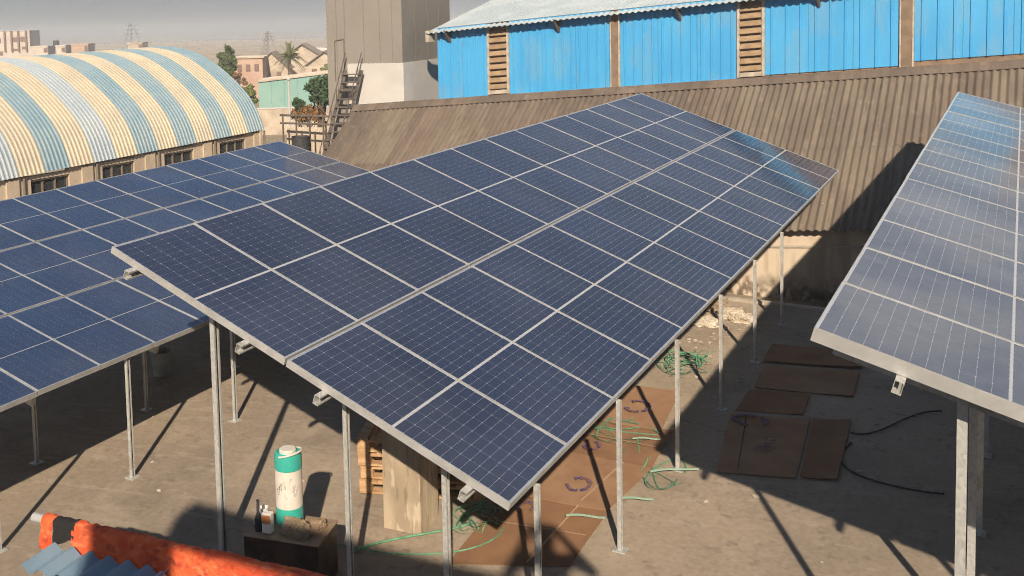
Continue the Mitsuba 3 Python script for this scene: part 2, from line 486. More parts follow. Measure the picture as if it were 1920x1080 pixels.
def solar_table(name, label, o, eu, ev, PL, PW, cols, rows, mid, fd, mats, purlins, rafter_v, split_cells=None, near_over=0.09, j0=0):
    o, eu, ev = np.array(o, float), np.array(eu, float), np.array(ev, float)
    n = np.cross(eu, ev)
    t = thing(name, label, 'solar panels')
    fr, back, cl, strip, und = panel_meshes(PL, PW, fd, 0.011, 0.003, mid)
    undd, frd, backd, stripd = mikit.ply(und, 'm_under_darkened'), mikit.ply(fr, 'm_frame'), mikit.ply(back, mats[1]), mikit.ply(strip, mats[2])
    allc = MB()
    for v, f in cl:
        allc.raw(v, f)
    celld = mikit.ply(allc.out(), mats[0])
    for j in range(rows):
        for i in range(cols):
            jit = rng.normal(0, 0.0016, 3)
            m = frame_matrix(o + eu * (i * PL + jit[0]) + ev * ((j + j0) * PW) + n * jit[2], eu, ev)
            tw = T(m.tolist())
            p = obj('solar_panel', frd, None, t, to_world=tw)
            obj('backsheet', backd, None, p, to_world=tw)
            obj('underside', undd, None, p, to_world=tw)
            obj('centre_strip', stripd, None, p, to_world=tw)
            if split_cells and (i, j) in split_cells:
                for v, f in cl:
                    obj('cell', mikit.ply((v, f), mats[0]), None, p, to_world=tw)
            else:
                obj('cells', celld, None, p, kind='stuff', to_world=tw)
    L0, L1 = j0 * PW, (j0 + rows) * PW
    for u in purlins:
        b = MB()
        A, B = o + eu * u + ev * (L0 - near_over) - n * (fd + 0.004), o + eu * u + ev * (L1 + 0.05) - n * (fd + 0.004)
        w, d, tk = 0.05, 0.075, 0.004
        ax = np.array([eu, -n, ev])
        pts = [[-w / 2, 0], [w / 2, 0], [w / 2, 0.015], [w / 2 - tk, 0.015], [w / 2 - tk, tk], [-w / 2 + tk, tk], [-w / 2 + tk, d - tk], [w / 2 - tk, d - tk], [w / 2 - tk, d - 0.015], [w / 2, d - 0.015], [w / 2, d], [-w / 2, d]]
        b.prism(pts, A, ax, np.linalg.norm(B - A))
        obj('purlin', b, 'm_galv', t)
    for v in rafter_v:
        b = MB()
        c0 = o + eu * 0.12 + ev * v - n * (fd + 0.125)
        c1 = o + eu * (cols * PL - 0.12) + ev * v - n * (fd + 0.125)
        b.bar(c0, c1, 0.05, 0.085, up=n)
        obj('rafter', b, 'm_galv', t)
    return t, o, eu, ev, n


S_ROW = 0.02487
EV = np.array([0, math.cos(S_ROW), math.sin(S_ROW)])


def tilt_axis(deg):
    a_ = math.radians(deg)
    return np.array([math.cos(a_), 0, -math.sin(a_)])


# centre table
EU = tilt_axis(20.467)
WC = 4.04
o_c = -EU * WC
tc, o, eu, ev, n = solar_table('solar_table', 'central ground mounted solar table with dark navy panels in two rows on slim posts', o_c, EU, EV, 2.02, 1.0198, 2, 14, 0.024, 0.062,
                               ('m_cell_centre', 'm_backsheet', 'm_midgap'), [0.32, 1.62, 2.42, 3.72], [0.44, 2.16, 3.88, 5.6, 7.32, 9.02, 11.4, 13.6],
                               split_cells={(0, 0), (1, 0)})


def table_z(o, eu, ev, x, y):
    n = np.cross(eu, ev)
    return o[2] - (n[0] * (x - o[0]) + n[1] * (y - o[1])) / n[2]


for x, w in ((-3.03, 0.066), (-1.66, 0.05), (-0.76, 0.056)):
    post(tc, x, 0.44, table_z(o, eu, ev, x, 0.44) - 0.13, w)
for k in range(6):
    y = 0.44 + 1.718 * k
    post(tc, -0.014, y, table_z(o, eu, ev, -0.014, y) - 0.062, 0.048)
for y in (5.6, 7.32, 9.02):
    for x in (-3.03, -1.4):
        post(tc, x, y, table_z(o, eu, ev, x, y) - 0.16, 0.08)

# right table; outermost column is out of view, blocks skylight over the shaded deck
EUR = tilt_axis(15.46)
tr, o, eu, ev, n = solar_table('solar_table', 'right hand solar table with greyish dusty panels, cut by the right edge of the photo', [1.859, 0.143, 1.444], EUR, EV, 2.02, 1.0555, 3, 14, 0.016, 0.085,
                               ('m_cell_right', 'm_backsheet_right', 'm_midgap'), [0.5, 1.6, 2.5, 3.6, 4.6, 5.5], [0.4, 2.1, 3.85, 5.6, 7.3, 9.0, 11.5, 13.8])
for y in (0.44, 2.16, 3.88, 5.6, 7.32, 9.02):
    for x, w in ((2.60, 0.052), (3.9, 0.055), (5.3, 0.055)):  # outer two lines stand out of view, for shadow stripes on the deck
        post(tr, x, y, table_z(o, eu, ev, x, y) - 0.15, w, turn=math.pi / 2)

# left table
EUL = tilt_axis(12.98)
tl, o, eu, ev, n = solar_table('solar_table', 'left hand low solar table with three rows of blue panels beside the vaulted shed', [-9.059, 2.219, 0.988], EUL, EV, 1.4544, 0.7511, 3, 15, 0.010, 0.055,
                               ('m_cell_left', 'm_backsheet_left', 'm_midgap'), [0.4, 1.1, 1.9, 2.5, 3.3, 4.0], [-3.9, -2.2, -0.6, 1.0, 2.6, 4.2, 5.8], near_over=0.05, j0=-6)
for k in range(7):
    y = -2.12 + 1.62 * k
    post(tl, -4.88, y, table_z(o, eu, ev, -4.88, y) - 0.062, 0.046)
    post(tl, -6.08, y - 0.25, table_z(o, eu, ev, -6.08, y) - 0.14, 0.04)
    post(tl, -8.4, y, table_z(o, eu, ev, -8.4, y) - 0.14, 0.05)

# ------------------------------------------------------------------ long shed with corrugated fibre cement roof
E0 = np.array([-0.27, 14.6, -0.87])
WDIR = np.array([-0.99620, -0.08716, -0.06993])
WDIR = WDIR / np.linalg.norm(WDIR)
DUP = np.array([0.0140, 0.8016, 0.5977])
DUP = DUP / np.linalg.norm(DUP)
NUP = np.cross(DUP, WDIR)
NUP = NUP / np.linalg.norm(NUP) * (1 if np.cross(DUP, WDIR)[2] > 0 else -1)
RIDGE = E0 + 4.7 * DUP


def corr_sheet(o, a, d, n, width, length, pitch, amp, rows=2, phase=0.0, per=8, thick=0.007):
    s = np.linspace(0, width, int(round(width / pitch * per)) + 1)
    t = np.linspace(0, length, rows)
    h = amp * np.cos(2 * np.pi * (s / pitch + phase))
    P = o + s[:, None, None] * a + t[None, :, None] * d + h[:, None, None] * n
    return MB().grid(P, -thick * n)


shed = thing('long_shed', 'long low shed with brown corrugated fibre cement roof behind the solar tables', 'shed')
wall = MB()
wo = E0 + np.array([0, 0.28, 0])
axw = np.array([WDIR, [0.0872, 0.9962, 0], [0, 0, 1.0]])
wall.obox(wo + WDIR * 2.3 + np.array([0, 0.12, -0.85]), axw, [10.3, 0.12, 0.92])
obj('wall', wall, 'm_plaster', shed)
ledge = MB().obox(wo + WDIR * 2.3 + np.array([0, -0.02, -0.36]), axw, [10.3, 0.02, 0.02])
obj('band', ledge, 'm_trim', shed)
pitch = 0.146
nsheet, sw = 20, 7 * pitch
for i in range(nsheet):
    w0 = 12.75 - sw * (i + 1)
    mat = ('m_asb_a', 'm_asb_b', 'm_asb_c')[int(rng.integers(0, 3))]
    oo = E0 + WDIR * w0 + NUP * (0.005 * (i % 2)) + DUP * float(rng.normal(0, 0.012))
    obj('roof_sheet', corr_sheet(oo, WDIR, DUP, NUP, sw + 0.05, 2.45, pitch, 0.026, 2), mat, shed, smooth=50)
    mat = ('m_asb_a', 'm_asb_b', 'm_asb_c')[int(rng.integers(0, 3))]
    oo = E0 + WDIR * w0 + NUP * (0.012 + 0.005 * (i % 2)) + DUP * 2.33
    obj('roof_sheet', corr_sheet(oo, WDIR, DUP, NUP, sw + 0.05, 2.36, pitch, 0.026, 2), mat, shed, smooth=50)
for i in range(18):
    w0 = 12.8 - 1.2 * (i + 1)
    c = RIDGE + WDIR * (w0 + 0.6) + NUP * (0.05 + 0.004 * (i % 2))
    f_ = DUP
    b_ = np.array([0, 0.999, 0.04])
    pr = [c - f_ * 0.20, c - f_ * 0.05 + NUP * 0.03, c + np.array([0, 0.03, 0.05]), c + np.array([0, 0.10, 0.045]), c + np.array([0, 0.30, 0.03])]
    P = np.array([[q - WDIR * 0.62 for q in pr], [q + WDIR * 0.62 for q in pr]])
    obj('ridge_cap', MB().grid(P, -0.012 * NUP), ('m_asb_a', 'm_asb_b')[i % 2], shed, smooth=30)
DDN = np.array([0.014, 0.80, -0.60])
DDN = DDN / np.linalg.norm(DDN)
NDN = np.cross(DDN, WDIR)
NDN = NDN / np.linalg.norm(NDN) * np.sign(np.cross(DDN, WDIR)[2])
for i in range(nsheet):
    w0 = 12.75 - sw * (i + 1)
    oo = RIDGE + np.array([0, 0.06, 0.0]) + WDIR * w0 + NDN * (0.005 * (i % 2))
    obj('roof_sheet', corr_sheet(oo, WDIR, DDN, NDN, sw + 0.05, 2.9, pitch, 0.026, 2), 'm_asb_b', shed, smooth=50)
# gable end wall on the left and the slope at the back
g = MB()
gl = E0 + WDIR * 12.55
g.prism([[0.25, -0.1], [3.9, 2.6], [3.9, -2.9], [0.25, -2.9]], gl + np.array([0, 0, 0]), np.array([[0, 1, 0], [0, 0, 1], [-1, 0, 0]]), 0.12)
obj('gable_wall', g, 'm_plaster', shed)
for i in range(0, 20, 2):
    hk = E0 + WDIR * (12.4 - 1.02 * i) + DUP * (0.7 + 0.0 * i) + NUP * 0.028
    mb = MB().mesh(trimesh.creation.icosphere(1, 0.016))
    m_ = mb.out()
    m_.vertices += hk
    obj('roof_bolt', m_, 'm_trim', shed, smooth=True)

# ------------------------------------------------------------------ blue clad shed
blue = thing('blue_shed', 'tall shed clad in bright blue ribbed sheets with louvred vents', 'shed')
FB = np.array([-0.754, 23.34, 1.697])   # middle of the wall's foot
NB = np.array([0.0872, 0.9962, 0.0])
ZV = np.array([0, 0, 1.0])


def wall_at(w, z, off=0.0):
    return FB + WDIR * w + ZV * z - NB * off


def modelled(mb, size=1.19):
    """the shed is drawn in bays of 3.15 units and enlarged from its foot to metres"""
    m = mb.out()
    m.vertices = FB + (m.vertices - FB) * size
    return m


def rib_sheet(w0, w1, z0, z1, pitch, depth, off=0.0):
    """vertical ribbed sheet between w0 < w1"""
    s, h = [], []
    nrib = max(1, int(round((w1 - w0) / pitch)))
    pp = (w1 - w0) / nrib
    for i in range(nrib):
        b = w0 + i * pp
        for ds, hh in ((0.0, 0), (pp * 0.5 - 0.030, 0), (pp * 0.5 - 0.014, 1), (pp * 0.5 + 0.014, 1), (pp * 0.5 + 0.030, 0)):
            s.append(b + ds)
            h.append(hh * depth)
    s.append(w1)
    h.append(0)
    P = np.array([[wall_at(a_, z0, off + b_), wall_at(a_, z1, off + b_)] for a_, b_ in zip(s, h)])
    return MB().grid(P, NB * 0.004)


bays = [(8.94, 10.40), (5.66, 8.34), (2.65, 5.42), (-0.75, 2.04), (-3.80, -1.03), (-7.2, -4.40)]
core = MB().obox(FB + WDIR * 1.6 + ZV * (-1.6) + NB * 0.12, [WDIR, NB, ZV], [8.75, 0.10, 3.5])
obj('wall', modelled(core), 'm_pier', blue)
for (b0, b1) in bays:
    k = max(1, int(round((b1 - b0) / 0.92)))
    for i in range(k):
        s0, s1 = b0 + (b1 - b0) * i / k, b0 + (b1 - b0) * (i + 1) / k
        zb = 0.06 if b1 > 2.5 else 0.12 + (0.08 if b1 < 0 else 0)
        obj('cladding_sheet', modelled(rib_sheet(s0 + 0.003, s1 - 0.003, zb, 1.98, 0.30 if b1 < 3 else 0.23, 0.034, 0.012 + 0.004 * (i % 2))), 'm_blue', blue)
for (l0, l1) in ((8.34, 8.94), (2.04, 2.65), (-4.40, -3.80)):
    fr = MB()
    for w in (l0 + 0.03, l1 - 0.03):
        fr.obox(wall_at(w, 1.02, 0.02), [WDIR, NB, ZV], [0.028, 0.045, 0.92])
    fr.obox(wall_at((l0 + l1) / 2, 0.16, 0.02), [WDIR, NB, ZV], [0.24, 0.05, 0.05])
    k = obj('louvre_frame', modelled(fr), 'm_trim', blue)
    for i in range(9):
        z = 0.30 + i * 0.175
        sl = MB().obox(wall_at((l0 + l1) / 2, z, 0.035), [WDIR, NB * 0.64 + ZV * 0.77, -NB * 0.77 + ZV * 0.64], [0.238, 0.075, 0.010])
        obj('slat', modelled(sl), 'm_louvre', k)
for (p0, p1) in ((5.42, 5.66), (-1.03, -0.75)):
    q = MB().obox(wall_at((p0 + p1) / 2, 1.0, 0.0), [WDIR, NB, ZV], [(p1 - p0) / 2 - 0.035, 0.06, 0.96])
    k = obj('pier', modelled(q), 'm_pier', blue)
    q = MB()
    for w in (p0 + 0.016, p1 - 0.016):
        q.obox(wall_at(w, 1.0, 0.02), [WDIR, NB, ZV], [0.014, 0.05, 0.96])
    obj('trim', modelled(q), 'm_trim', k)
base = MB().obox(FB + WDIR * 1.6 + ZV * 0.02 - NB * 0.05, [WDIR, NB, ZV], [8.8, 0.05, 0.04])
obj('base_flashing', modelled(base), 'm_trim', blue)
# end wall
q = MB()
for i in range(4):
    y0 = 0.05 + i * 0.9
    q.obox(FB + WDIR * 10.38 + NB * (y0 + 0.45) + ZV * (-1.5 + 0.05 * i), [WDIR, NB, ZV], [0.012, 0.445, 3.43 + 0.1 * i])
obj('end_wall', modelled(q), 'm_blue', blue)
# roof sheets
BUP = np.array([0.0, math.cos(math.radians(13)), math.sin(math.radians(13))])
BN = np.cross(BUP, WDIR)
BN = BN / np.linalg.norm(BN) * np.sign(np.cross(BUP, WDIR)[2])
eo = FB + ZV * 1.955 - BUP * 0.36
for i in range(17):
    w0 = 10.55 - 1.05 * (i + 1)
    obj('roof_sheet', modelled(corr_sheet(eo + WDIR * w0 + BN * (0.004 * (i % 2)), WDIR, BUP, BN, 1.07, 6.5, 0.15, 0.018, 2, per=6)), 'm_blue_roof', blue, smooth=50)
q = MB().obox(FB + WDIR * 1.6 + ZV * 1.95 + NB * 0.08, [WDIR, NB, ZV], [8.8, 0.08, 0.045])
obj('dark_eave_strip', modelled(q), 'm_dark', blue)  # near-black strip between wall top and roof
for w in (9.98, 6.95, 3.92, 0.85, -2.3):
    q = MB().prism([[0, 0], [0.30, 0], [0.30, -0.05], [0.05, -0.32], [0, -0.32]], wall_at(w, 1.90, 0.03), np.array([-NB, ZV, np.cross(-NB, ZV)]), 0.05)
    obj('eave_bracket', modelled(q), 'm_dark_steel', blue)
q = MB().obox(FB + WDIR * 10.52 + ZV * 1.79 - NB * 0.16, [WDIR, NB, ZV], [0.05, 0.14, 0.15])
obj('gutter_end', modelled(q), 'm_trim', blue)

# ------------------------------------------------------------------ tower with white lower part, steel stair
tower = thing('tower_building', 'grey brown tower block with whitewashed lower storey beside the blue shed', 'building')
TC = np.array([-13.62, 21.0, 0.0])      # the corner nearest the blue shed
AXT = yawed(math.radians(12))


def tower_box(u0, u1, v0, v1, z0_, z1_):
    """u runs along the front from the corner (negative to the left), v along the side"""
    return MB().obox(TC + AXT[0] * (u0 + u1) / 2 + AXT[1] * (v0 + v1) / 2 + ZV * (z0_ + z1_) / 2, AXT, [(u1 - u0) / 2, (v1 - v0) / 2, (z1_ - z0_) / 2])


obj('wall', tower_box(-2.58, 0, 0, 5.26, YARD, 8.0), 'm_tower', tower)
obj('white_wall', tower_box(-1.87, 0.03, -0.03, 0.5, YARD, 2.15), 'm_white', tower)
obj('white_wall', tower_box(-0.3, 0.03, 0.502, 5.2, YARD, 2.15), 'm_white', tower)
for u in (-2.23, -1.95, -1.29, -0.75, -0.33):
    obj('panel_joint', tower_box(u - 0.008, u + 0.008, -0.008, 0.01, 2.2 if u > -1.8 else YARD, 8.0), 'm_tower_joint', tower)
for v in (1.3, 2.6, 3.9):
    obj('panel_joint', tower_box(-0.01, 0.008, v - 0.008, v + 0.008, 2.2, 8.0), 'm_tower_joint', tower)
q = MB()
for a0, b0 in (((-2.30, 1.6), (-2.30, 2.9)), ((-2.30, 2.9), (-1.98, 2.95)), ((-1.98, 2.95), (-1.98, 1.7))):
    q.bar(TC + AXT[0] * a0[0] - AXT[1] * 0.03 + ZV * a0[1], TC + AXT[0] * b0[0] - AXT[1] * 0.03 + ZV * b0[1], 0.025, 0.025)
obj('conduit', q, 'm_tower_joint', tower)

stair = thing('steel_stair', 'steep dark steel stair with handrails in front of the tower', 'stair')
A0, A1 = np.array([-16.0, 19.3, -1.9]), np.array([-15.35, 20.35, 1.95])
side = np.array([0.55, 0.10, 0.0])
for s in (0, 1):
    obj('stringer', MB().bar(A0 + side * s, A1 + side * s, 0.04, 0.10), 'm_dark_steel', stair)
    q = MB()
    q.bar(A0 + side * s + [0, 0, 0.55], A1 + side * s + [0, 0, 0.55], 0.028, 0.028)
    for k in range(6):
        c = A0 + (A1 - A0) * (k + 0.3) / 6 + side * s
        q.bar(c, c + [0, 0, 0.55], 0.022, 0.022)
    obj('handrail', q, 'm_dark_steel', stair)
for k in range(15):
    c = A0 + (A1 - A0) * (k + 0.5) / 15 + side * 0.5
    obj('tread', MB().obox(c, np.array([side / np.linalg.norm(side), [-0.16, 0.99, 0], [0, 0, 1]]), [0.30, 0.11, 0.015]), 'm_dark_steel', stair)
q = MB().box([-15.5, 20.1, 1.30], [-14.95, 20.45, 1.36])
obj('landing', q, 'm_dark_steel', stair)

# ------------------------------------------------------------------ vaulted shed
vault = thing('vaulted_shed', 'vaulted shed whose ribbed roof is striped cream and pale blue', 'shed')
prof = np.array([[-20.0, -0.24], [-20.19, 0.25], [-20.42, 0.67], [-20.95, 1.25], [-21.6, 1.75], [-22.4, 2.24], [-23.2, 2.56], [-23.95, 2.72], [-24.8, 2.78]])
prof = np.vstack([prof, [[-49.6 - x, z] for x, z in prof[-2::-1]]])
tt = np.r_[0, np.cumsum(np.linalg.norm(np.diff(prof, axis=0), axis=1))]
from scipy.interpolate import CubicSpline
cs = CubicSpline(tt, prof)
q = cs(np.linspace(0, tt[-1], 49))
dq = cs(np.linspace(0, tt[-1], 49), 1)
nq = np.stack([dq[:, 1], -dq[:, 0]], 1)
nq /= np.linalg.norm(nq, axis=1, keepdims=True)
nq *= np.sign(nq[24, 1])
YV1, BW, NR = 21.83, 0.868, 6
SL = 0.0249
for i in range(22):
    y1 = YV1 - i * BW
    y0 = y1 - BW
    s, h = [], []
    pp = BW / NR
    for r in range(NR):
        for ds, hh in ((0.0, 0), (0.30, 0), (0.44, 1), (0.70, 1), (0.86, 0)):
            s.append(y0 + (r + ds) * pp)
            h.append(hh * 0.030)
    s.append(y1)
    h.append(0)
    s, h = np.array(s), np.array(h)
    P = np.zeros((len(s), len(q), 3))
    P[..., 0] = q[None, :, 0] + h[:, None] * nq[None, :, 0]
    P[..., 1] = s[:, None]
    P[..., 2] = q[None, :, 1] + h[:, None] * nq[None, :, 1] + SL * (s[:, None] - YV1)
    mat = 'm_cream' if i % 2 else ('m_grey_blue' if i in (8, 12) else 'm_pale_blue')
    obj('roof_sheet', MB().grid(P), mat, vault)
q2 = MB()
Pv = np.stack([q[:, 0], np.full(len(q), YV1 - 0.06), q[:, 1] - 0.02], 1)
q2.prism([[x, z] for x, z in zip(q[:, 0], q[:, 1] - 0.03)] + [[-29.5, YARD], [-20.1, YARD]], [0, YV1 - 0.1, 0], np.array([[1, 0, 0], [0, 0, 1], [0, -1, 0]]), 0.12)
obj('end_wall', q2, 'm_beige_wall', vault)
q = MB()
zt = -0.30
XW = -20.12
wy = [(11.86, 13.19), (14.41, 15.69), (16.96, 18.31), (19.58, 20.92), (9.3, 10.62), (6.75, 8.05)]
edges = sorted(wy)
cur = 2.0
for (y0, y1) in edges + [(YV1, YV1)]:
    zz = zt + SL * (y0 - YV1)
    q.obox([XW - 0.1, (cur + y0) / 2, (zz + YARD) / 2], np.eye(3), [0.1, (y0 - cur) / 2, (zz - YARD) / 2])
    if y1 > y0:
        zz = zt + SL * (y0 - YV1)
        q.obox([XW - 0.1, (y0 + y1) / 2, (-1.25 + YARD) / 2], np.eye(3), [0.1, (y1 - y0) / 2, (-1.25 - YARD) / 2])
        q.obox([XW - 0.1, (y0 + y1) / 2, zz - 0.06], np.eye(3), [0.1, (y1 - y0) / 2, 0.05])
    cur = y1
obj('wall', q, 'm_beige_wall', vault)
for (y0, y1) in edges:
    zz = zt - 0.11 + SL * (y0 - YV1)
    k = obj('window', MB().box([XW - 0.14, y0, -1.25], [XW - 0.12, y1, zz]), 'm_window', vault)
    f_ = MB()
    for yy in np.linspace(y0 + 0.02, y1 - 0.02, 4):
        f_.box([XW - 0.119, yy - 0.022, -1.25], [XW - 0.07, yy + 0.022, zz])
    f_.box([XW - 0.069, y0, zz - 0.045], [XW - 0.03, y1, zz])
    obj('window_frame', f_, 'm_window_frame', k)
    yy = y1 + 0.62
    obj('pilaster', MB().box([XW - 0.01, yy - 0.2, YARD], [XW + 0.06, yy + 0.2, zt + SL * (yy - YV1) - 0.02]), 'm_beige_wall', vault)
    obj('downpipe', MB().tube([[XW + 0.05, yy + 0.36, YARD], [XW + 0.05, yy + 0.36, zt + SL * (yy - YV1) + 0.02]], 0.035), 'm_window_frame', vault, smooth=30)

# ------------------------------------------------------------------ buildings and plants beyond
FH = np.array([-0.53866, 0.84253, 0.0])   # horizontal looking direction, used as "depth" axis of the far street
FR = np.array([0.84253, 0.53866, 0.0])
AX = np.array([FR, FH, ZV])


def far_box(mb, c, w, d, z0, z1):
    return mb.obox([c[0], c[1], (z0 + z1) / 2], AX, [w / 2, d / 2, (z1 - z0) / 2])


# apartment block
ap = thing('apartment_block', 'distant white apartment block with brown vertical bands at the far left', 'building')
c = CAM + (np.array([-73.0, 52.2, 0]) - [CAM[0], CAM[1], 0]) * 3.0
c[2] = 0
obj('wall', far_box(MB(), c, 9.4, 8, YARD, 5.35), 'm_far_white', ap)
for dx, z0, z1, ww in ((-3.4, 2.3, 3.6, 1.0), (0.95, 2.6, 3.8, 1.3), (2.85, 2.6, 3.9, 1.3), (3.1, 0.6, 1.3, 1.0), (0.9, 0.2, 0.8, 1.3), (-3.0, -0.9, 0.2, 1.0)):
    obj('window', far_box(MB(), c + FR * dx - FH * 4.02, ww, 0.2, z0, z1), 'm_far_brown', ap)
for dx in (-1.75, 0.05, 1.85, 3.9):
    obj('fin', far_box(MB(), c + FR * dx - FH * 4.3, 0.42, 0.6, 0.0, 5.5), 'm_far_brown', ap)
obj('parapet', far_box(MB(), c, 9.8, 8.3, 5.36, 5.55), 'm_far_white', ap)
# low buildings along the skyline
for (bx, by, w, z1, lab, mat) in ((-67.2, 50.2, 4.6, 1.45, 'low white flat roofed house next to the distant apartment block', 'm_far_white'),
                                  (-65.6, 51.2, 2.3, 1.5, 'small white block with dark end between low distant houses', 'm_far_white'),
                                  (-64.2, 52.0, 4.2, 1.75, 'long low pinkish house on the left skyline', 'm_far_brick'),
                                  (-60.4, 54.6, 3.6, 1.70, 'pale box shaped house half hidden behind the vaulted roof crest', 'm_far_cream')):
    h = thing('far_house', lab, 'house')
    c = CAM + (np.array([bx, by, 0]) - [CAM[0], CAM[1], 0]) * 3.0
    c[2] = 0
    obj('wall', far_box(MB(), c, w, 6, YARD, z1 - 0.4), mat, h)
    obj('parapet', far_box(MB(), c, w + 0.3, 6.3, z1 - 0.4, z1), mat, h)
    obj('door', far_box(MB(), c + FR * (w / 2 - 0.5) - FH * 3.02, 0.8, 0.3, -0.2, z1 - 0.6), 'm_far_brown', h)
wt = solo('water_tank', MB().mesh(trimesh.creation.cylinder(0.75, 1.2, sections=20, transform=trimesh.transformations.translation_matrix([*(CAM + (np.array([-66.2, 50.85, 0]) - [CAM[0], CAM[1], 0]) * 3.0)[:2], 2.1]))),
          'm_dark', 'dark round water tank on a low distant roof', 'tank', smooth=30)
# pylons


def pylon(cx, cy, z0, z1, w, lab):
    t = thing('power_pylon', lab, 'pylon')
    b = MB()
    for sx in (-1, 1):
        for sy in (-1, 1):
            b.bar([cx + sx * w, cy + sy * w, z0], [cx + sx * w * 0.12, cy + sy * w * 0.12, z1], 0.13, 0.13)
    for k in range(7):
        f0, f1 = k / 7, (k + 1) / 7
        w0, w1 = w * (1 - 0.88 * f0), w * (1 - 0.88 * f1)
        za, zb = z0 + (z1 - z0) * f0, z0 + (z1 - z0) * f1
        for s in (-1, 1):
            b.bar([cx - s * w0, cy - w0, za], [cx + s * w1, cy - w1, zb], 0.06, 0.06)
            b.bar([cx - w0, cy - s * w0, za], [cx - w1, cy + s * w1, zb], 0.06, 0.06)
    obj('mast', b, 'm_steel_far', t)
    for k, f0 in enumerate((0.70, 0.82, 0.93)):
        z = z0 + (z1 - z0) * f0
        a_ = MB().bar(np.array([cx, cy, z]) - FR * w * (0.9 - 0.12 * k), np.array([cx, cy, z]) + FR * w * (0.9 - 0.12 * k), 0.18, 0.25)
        obj('cross_arm', a_, 'm_steel_far', t)


pylon(*(CAM + (np.array([-161.8, 149.9, 0]) - [CAM[0], CAM[1], 0]) * 1.6)[:2], YARD, 7.8, 3.0, 'hazy lattice pylon on the skyline above the vaulted roof')
pylon(*(CAM + (np.array([-111.3, 134.75, 0]) - [CAM[0], CAM[1], 0]) * 1.6)[:2], YARD, 3.6, 2.0, 'small hazy pylon beside the palm tree')


def far(p, k):
    q_ = CAM + (np.array(p, float) - CAM) * k
    return q_


# brick house, gabled houses, white roofed hall, teal wall
br = thing('brick_house', 'pinkish brick house between the round tree and the gabled houses', 'house')
c = far([-36.1, 40.4, 1.75], 2.0)
obj('wall', far_box(MB(), c, 3.4, 6, YARD, c[2]), 'm_far_brick', br)
obj('roof', far_box(MB(), c, 3.8, 6.4, c[2], c[2] + 0.18), 'm_far_cream', br)
for dx in (-1.0, 0.0, 1.0):
    obj('window', far_box(MB(), c + FR * dx - FH * 3.02, 0.5, 0.2, c[2] - 1.5, c[2] - 0.7), 'm_far_brown', br)


def gabled(name, lab, p, k, w, dpt, ze, zr, wallm):
    t = thing(name, lab, 'house')
    c = far(p, k)
    c[2] = 0
    b = MB()
    far_box(b, c, w, dpt, YARD, ze)
    b.prism([[-w / 2, ze], [w / 2, ze], [0, zr]], c - FH * dpt / 2, np.array([FR, ZV, FH]), dpt)
    obj('wall', b, wallm, t)
    sl = np.array([w / 2, zr - ze])
    ln = np.linalg.norm(sl)
    for s in (-1, 1):
        d_ = (FR * s * sl[0] - ZV * sl[1]) / ln
        nn = np.cross(d_, FH)
        nn = nn * np.sign(nn[2])
        r = MB().obox(c + ZV * zr + d_ * (ln / 2 + 0.12) + nn * 0.06, [d_, FH, nn], [ln / 2 + 0.2, dpt / 2 + 0.35, 0.05])
        obj('roof', r, 'm_far_roof', t)
    for dx in (-0.28, 0.22):
        obj('window', far_box(MB(), c + FR * dx * w - FH * (dpt / 2 + 0.02), w * 0.14, 0.15, ze - 1.3, ze - 0.4), 'm_far_brown', t)
    return t


gabled('gabled_house', 'cream gabled house with grey roof left of the palm', [-36.2, 42.7, 0], 2.0, 3.9, 6, -1.1, 0.78, 'm_far_cream')
gabled('gabled_house', 'wide gabled house with dark grey roof behind the palm', [-34.6, 43.75, 0], 2.15, 6.4, 9, -0.47, 1.55, 'm_far_cream')
gabled('gabled_house', 'low gabled house with grey roof next to the tower', [-33.5, 44.4, 0], 1.8, 4.0, 5, -0.45, 0.95, 'm_far_cream')
wr = thing('white_roof_hall', 'far hall with a bright white roof just left of the tower', 'building')
c = far([-41.7, 54.6, 2.0], 2.2)
obj('wall', far_box(MB(), c, 4.2, 8, YARD, c[2] - 0.45), 'm_far_brick', wr)
arc = [[x, 0.35 * (1 - (x / 2.4) ** 2)] for x in np.linspace(-2.4, 2.4, 13)]
obj('roof', MB().prism(arc + [[2.4, -0.1], [-2.4, -0.1]], c - FH * 4.3 - ZV * 0.42, np.array([FR, ZV, FH]), 8.6), 'm_white', wr)

te = thing('teal_building', 'pale teal painted building with flat roof beyond the vaulted shed', 'building')
ca, cb = far([-26.12, 28.95, 0.99], 1.9), far([-23.2, 30.9, 1.33], 1.9)
za, zb = ca[2], cb[2]
dv = (cb - ca) * [1, 1, 0]
ln = np.linalg.norm(dv)
dv = dv / ln
nv = np.array([-dv[1], dv[0], 0])
P = [[ca * [1, 1, 0] + dv * t + nv * 6.0 + ZV * z for z in (YARD, za + (zb - za) * t / ln)] for t in np.linspace(0, ln, 2)]
q = MB()
for i in range(6):
    t0, t1 = ln * i / 6, ln * (i + 1) / 6
    zt0 = za + (zb - za) * (i + 0.5) / 6
    m_ = MB().obox(ca * [1, 1, 0] + dv * (t0 + t1) / 2 + nv * 3 + ZV * (YARD + zt0) / 2, [dv, nv, ZV], [(t1 - t0) / 2 - 0.006, 3, (zt0 - YARD) / 2])
    obj('wall_panel', m_, 'm_far_teal', te)
q = MB().bar(np.array([ca[0], ca[1], za + 0.06]) + nv * 3 - dv * 0.1, np.array([cb[0], cb[1], zb + 0.06]) + nv * 3 + dv * 0.1, 6.3, 0.10)
obj('coping', q, 'm_far_cream', te)

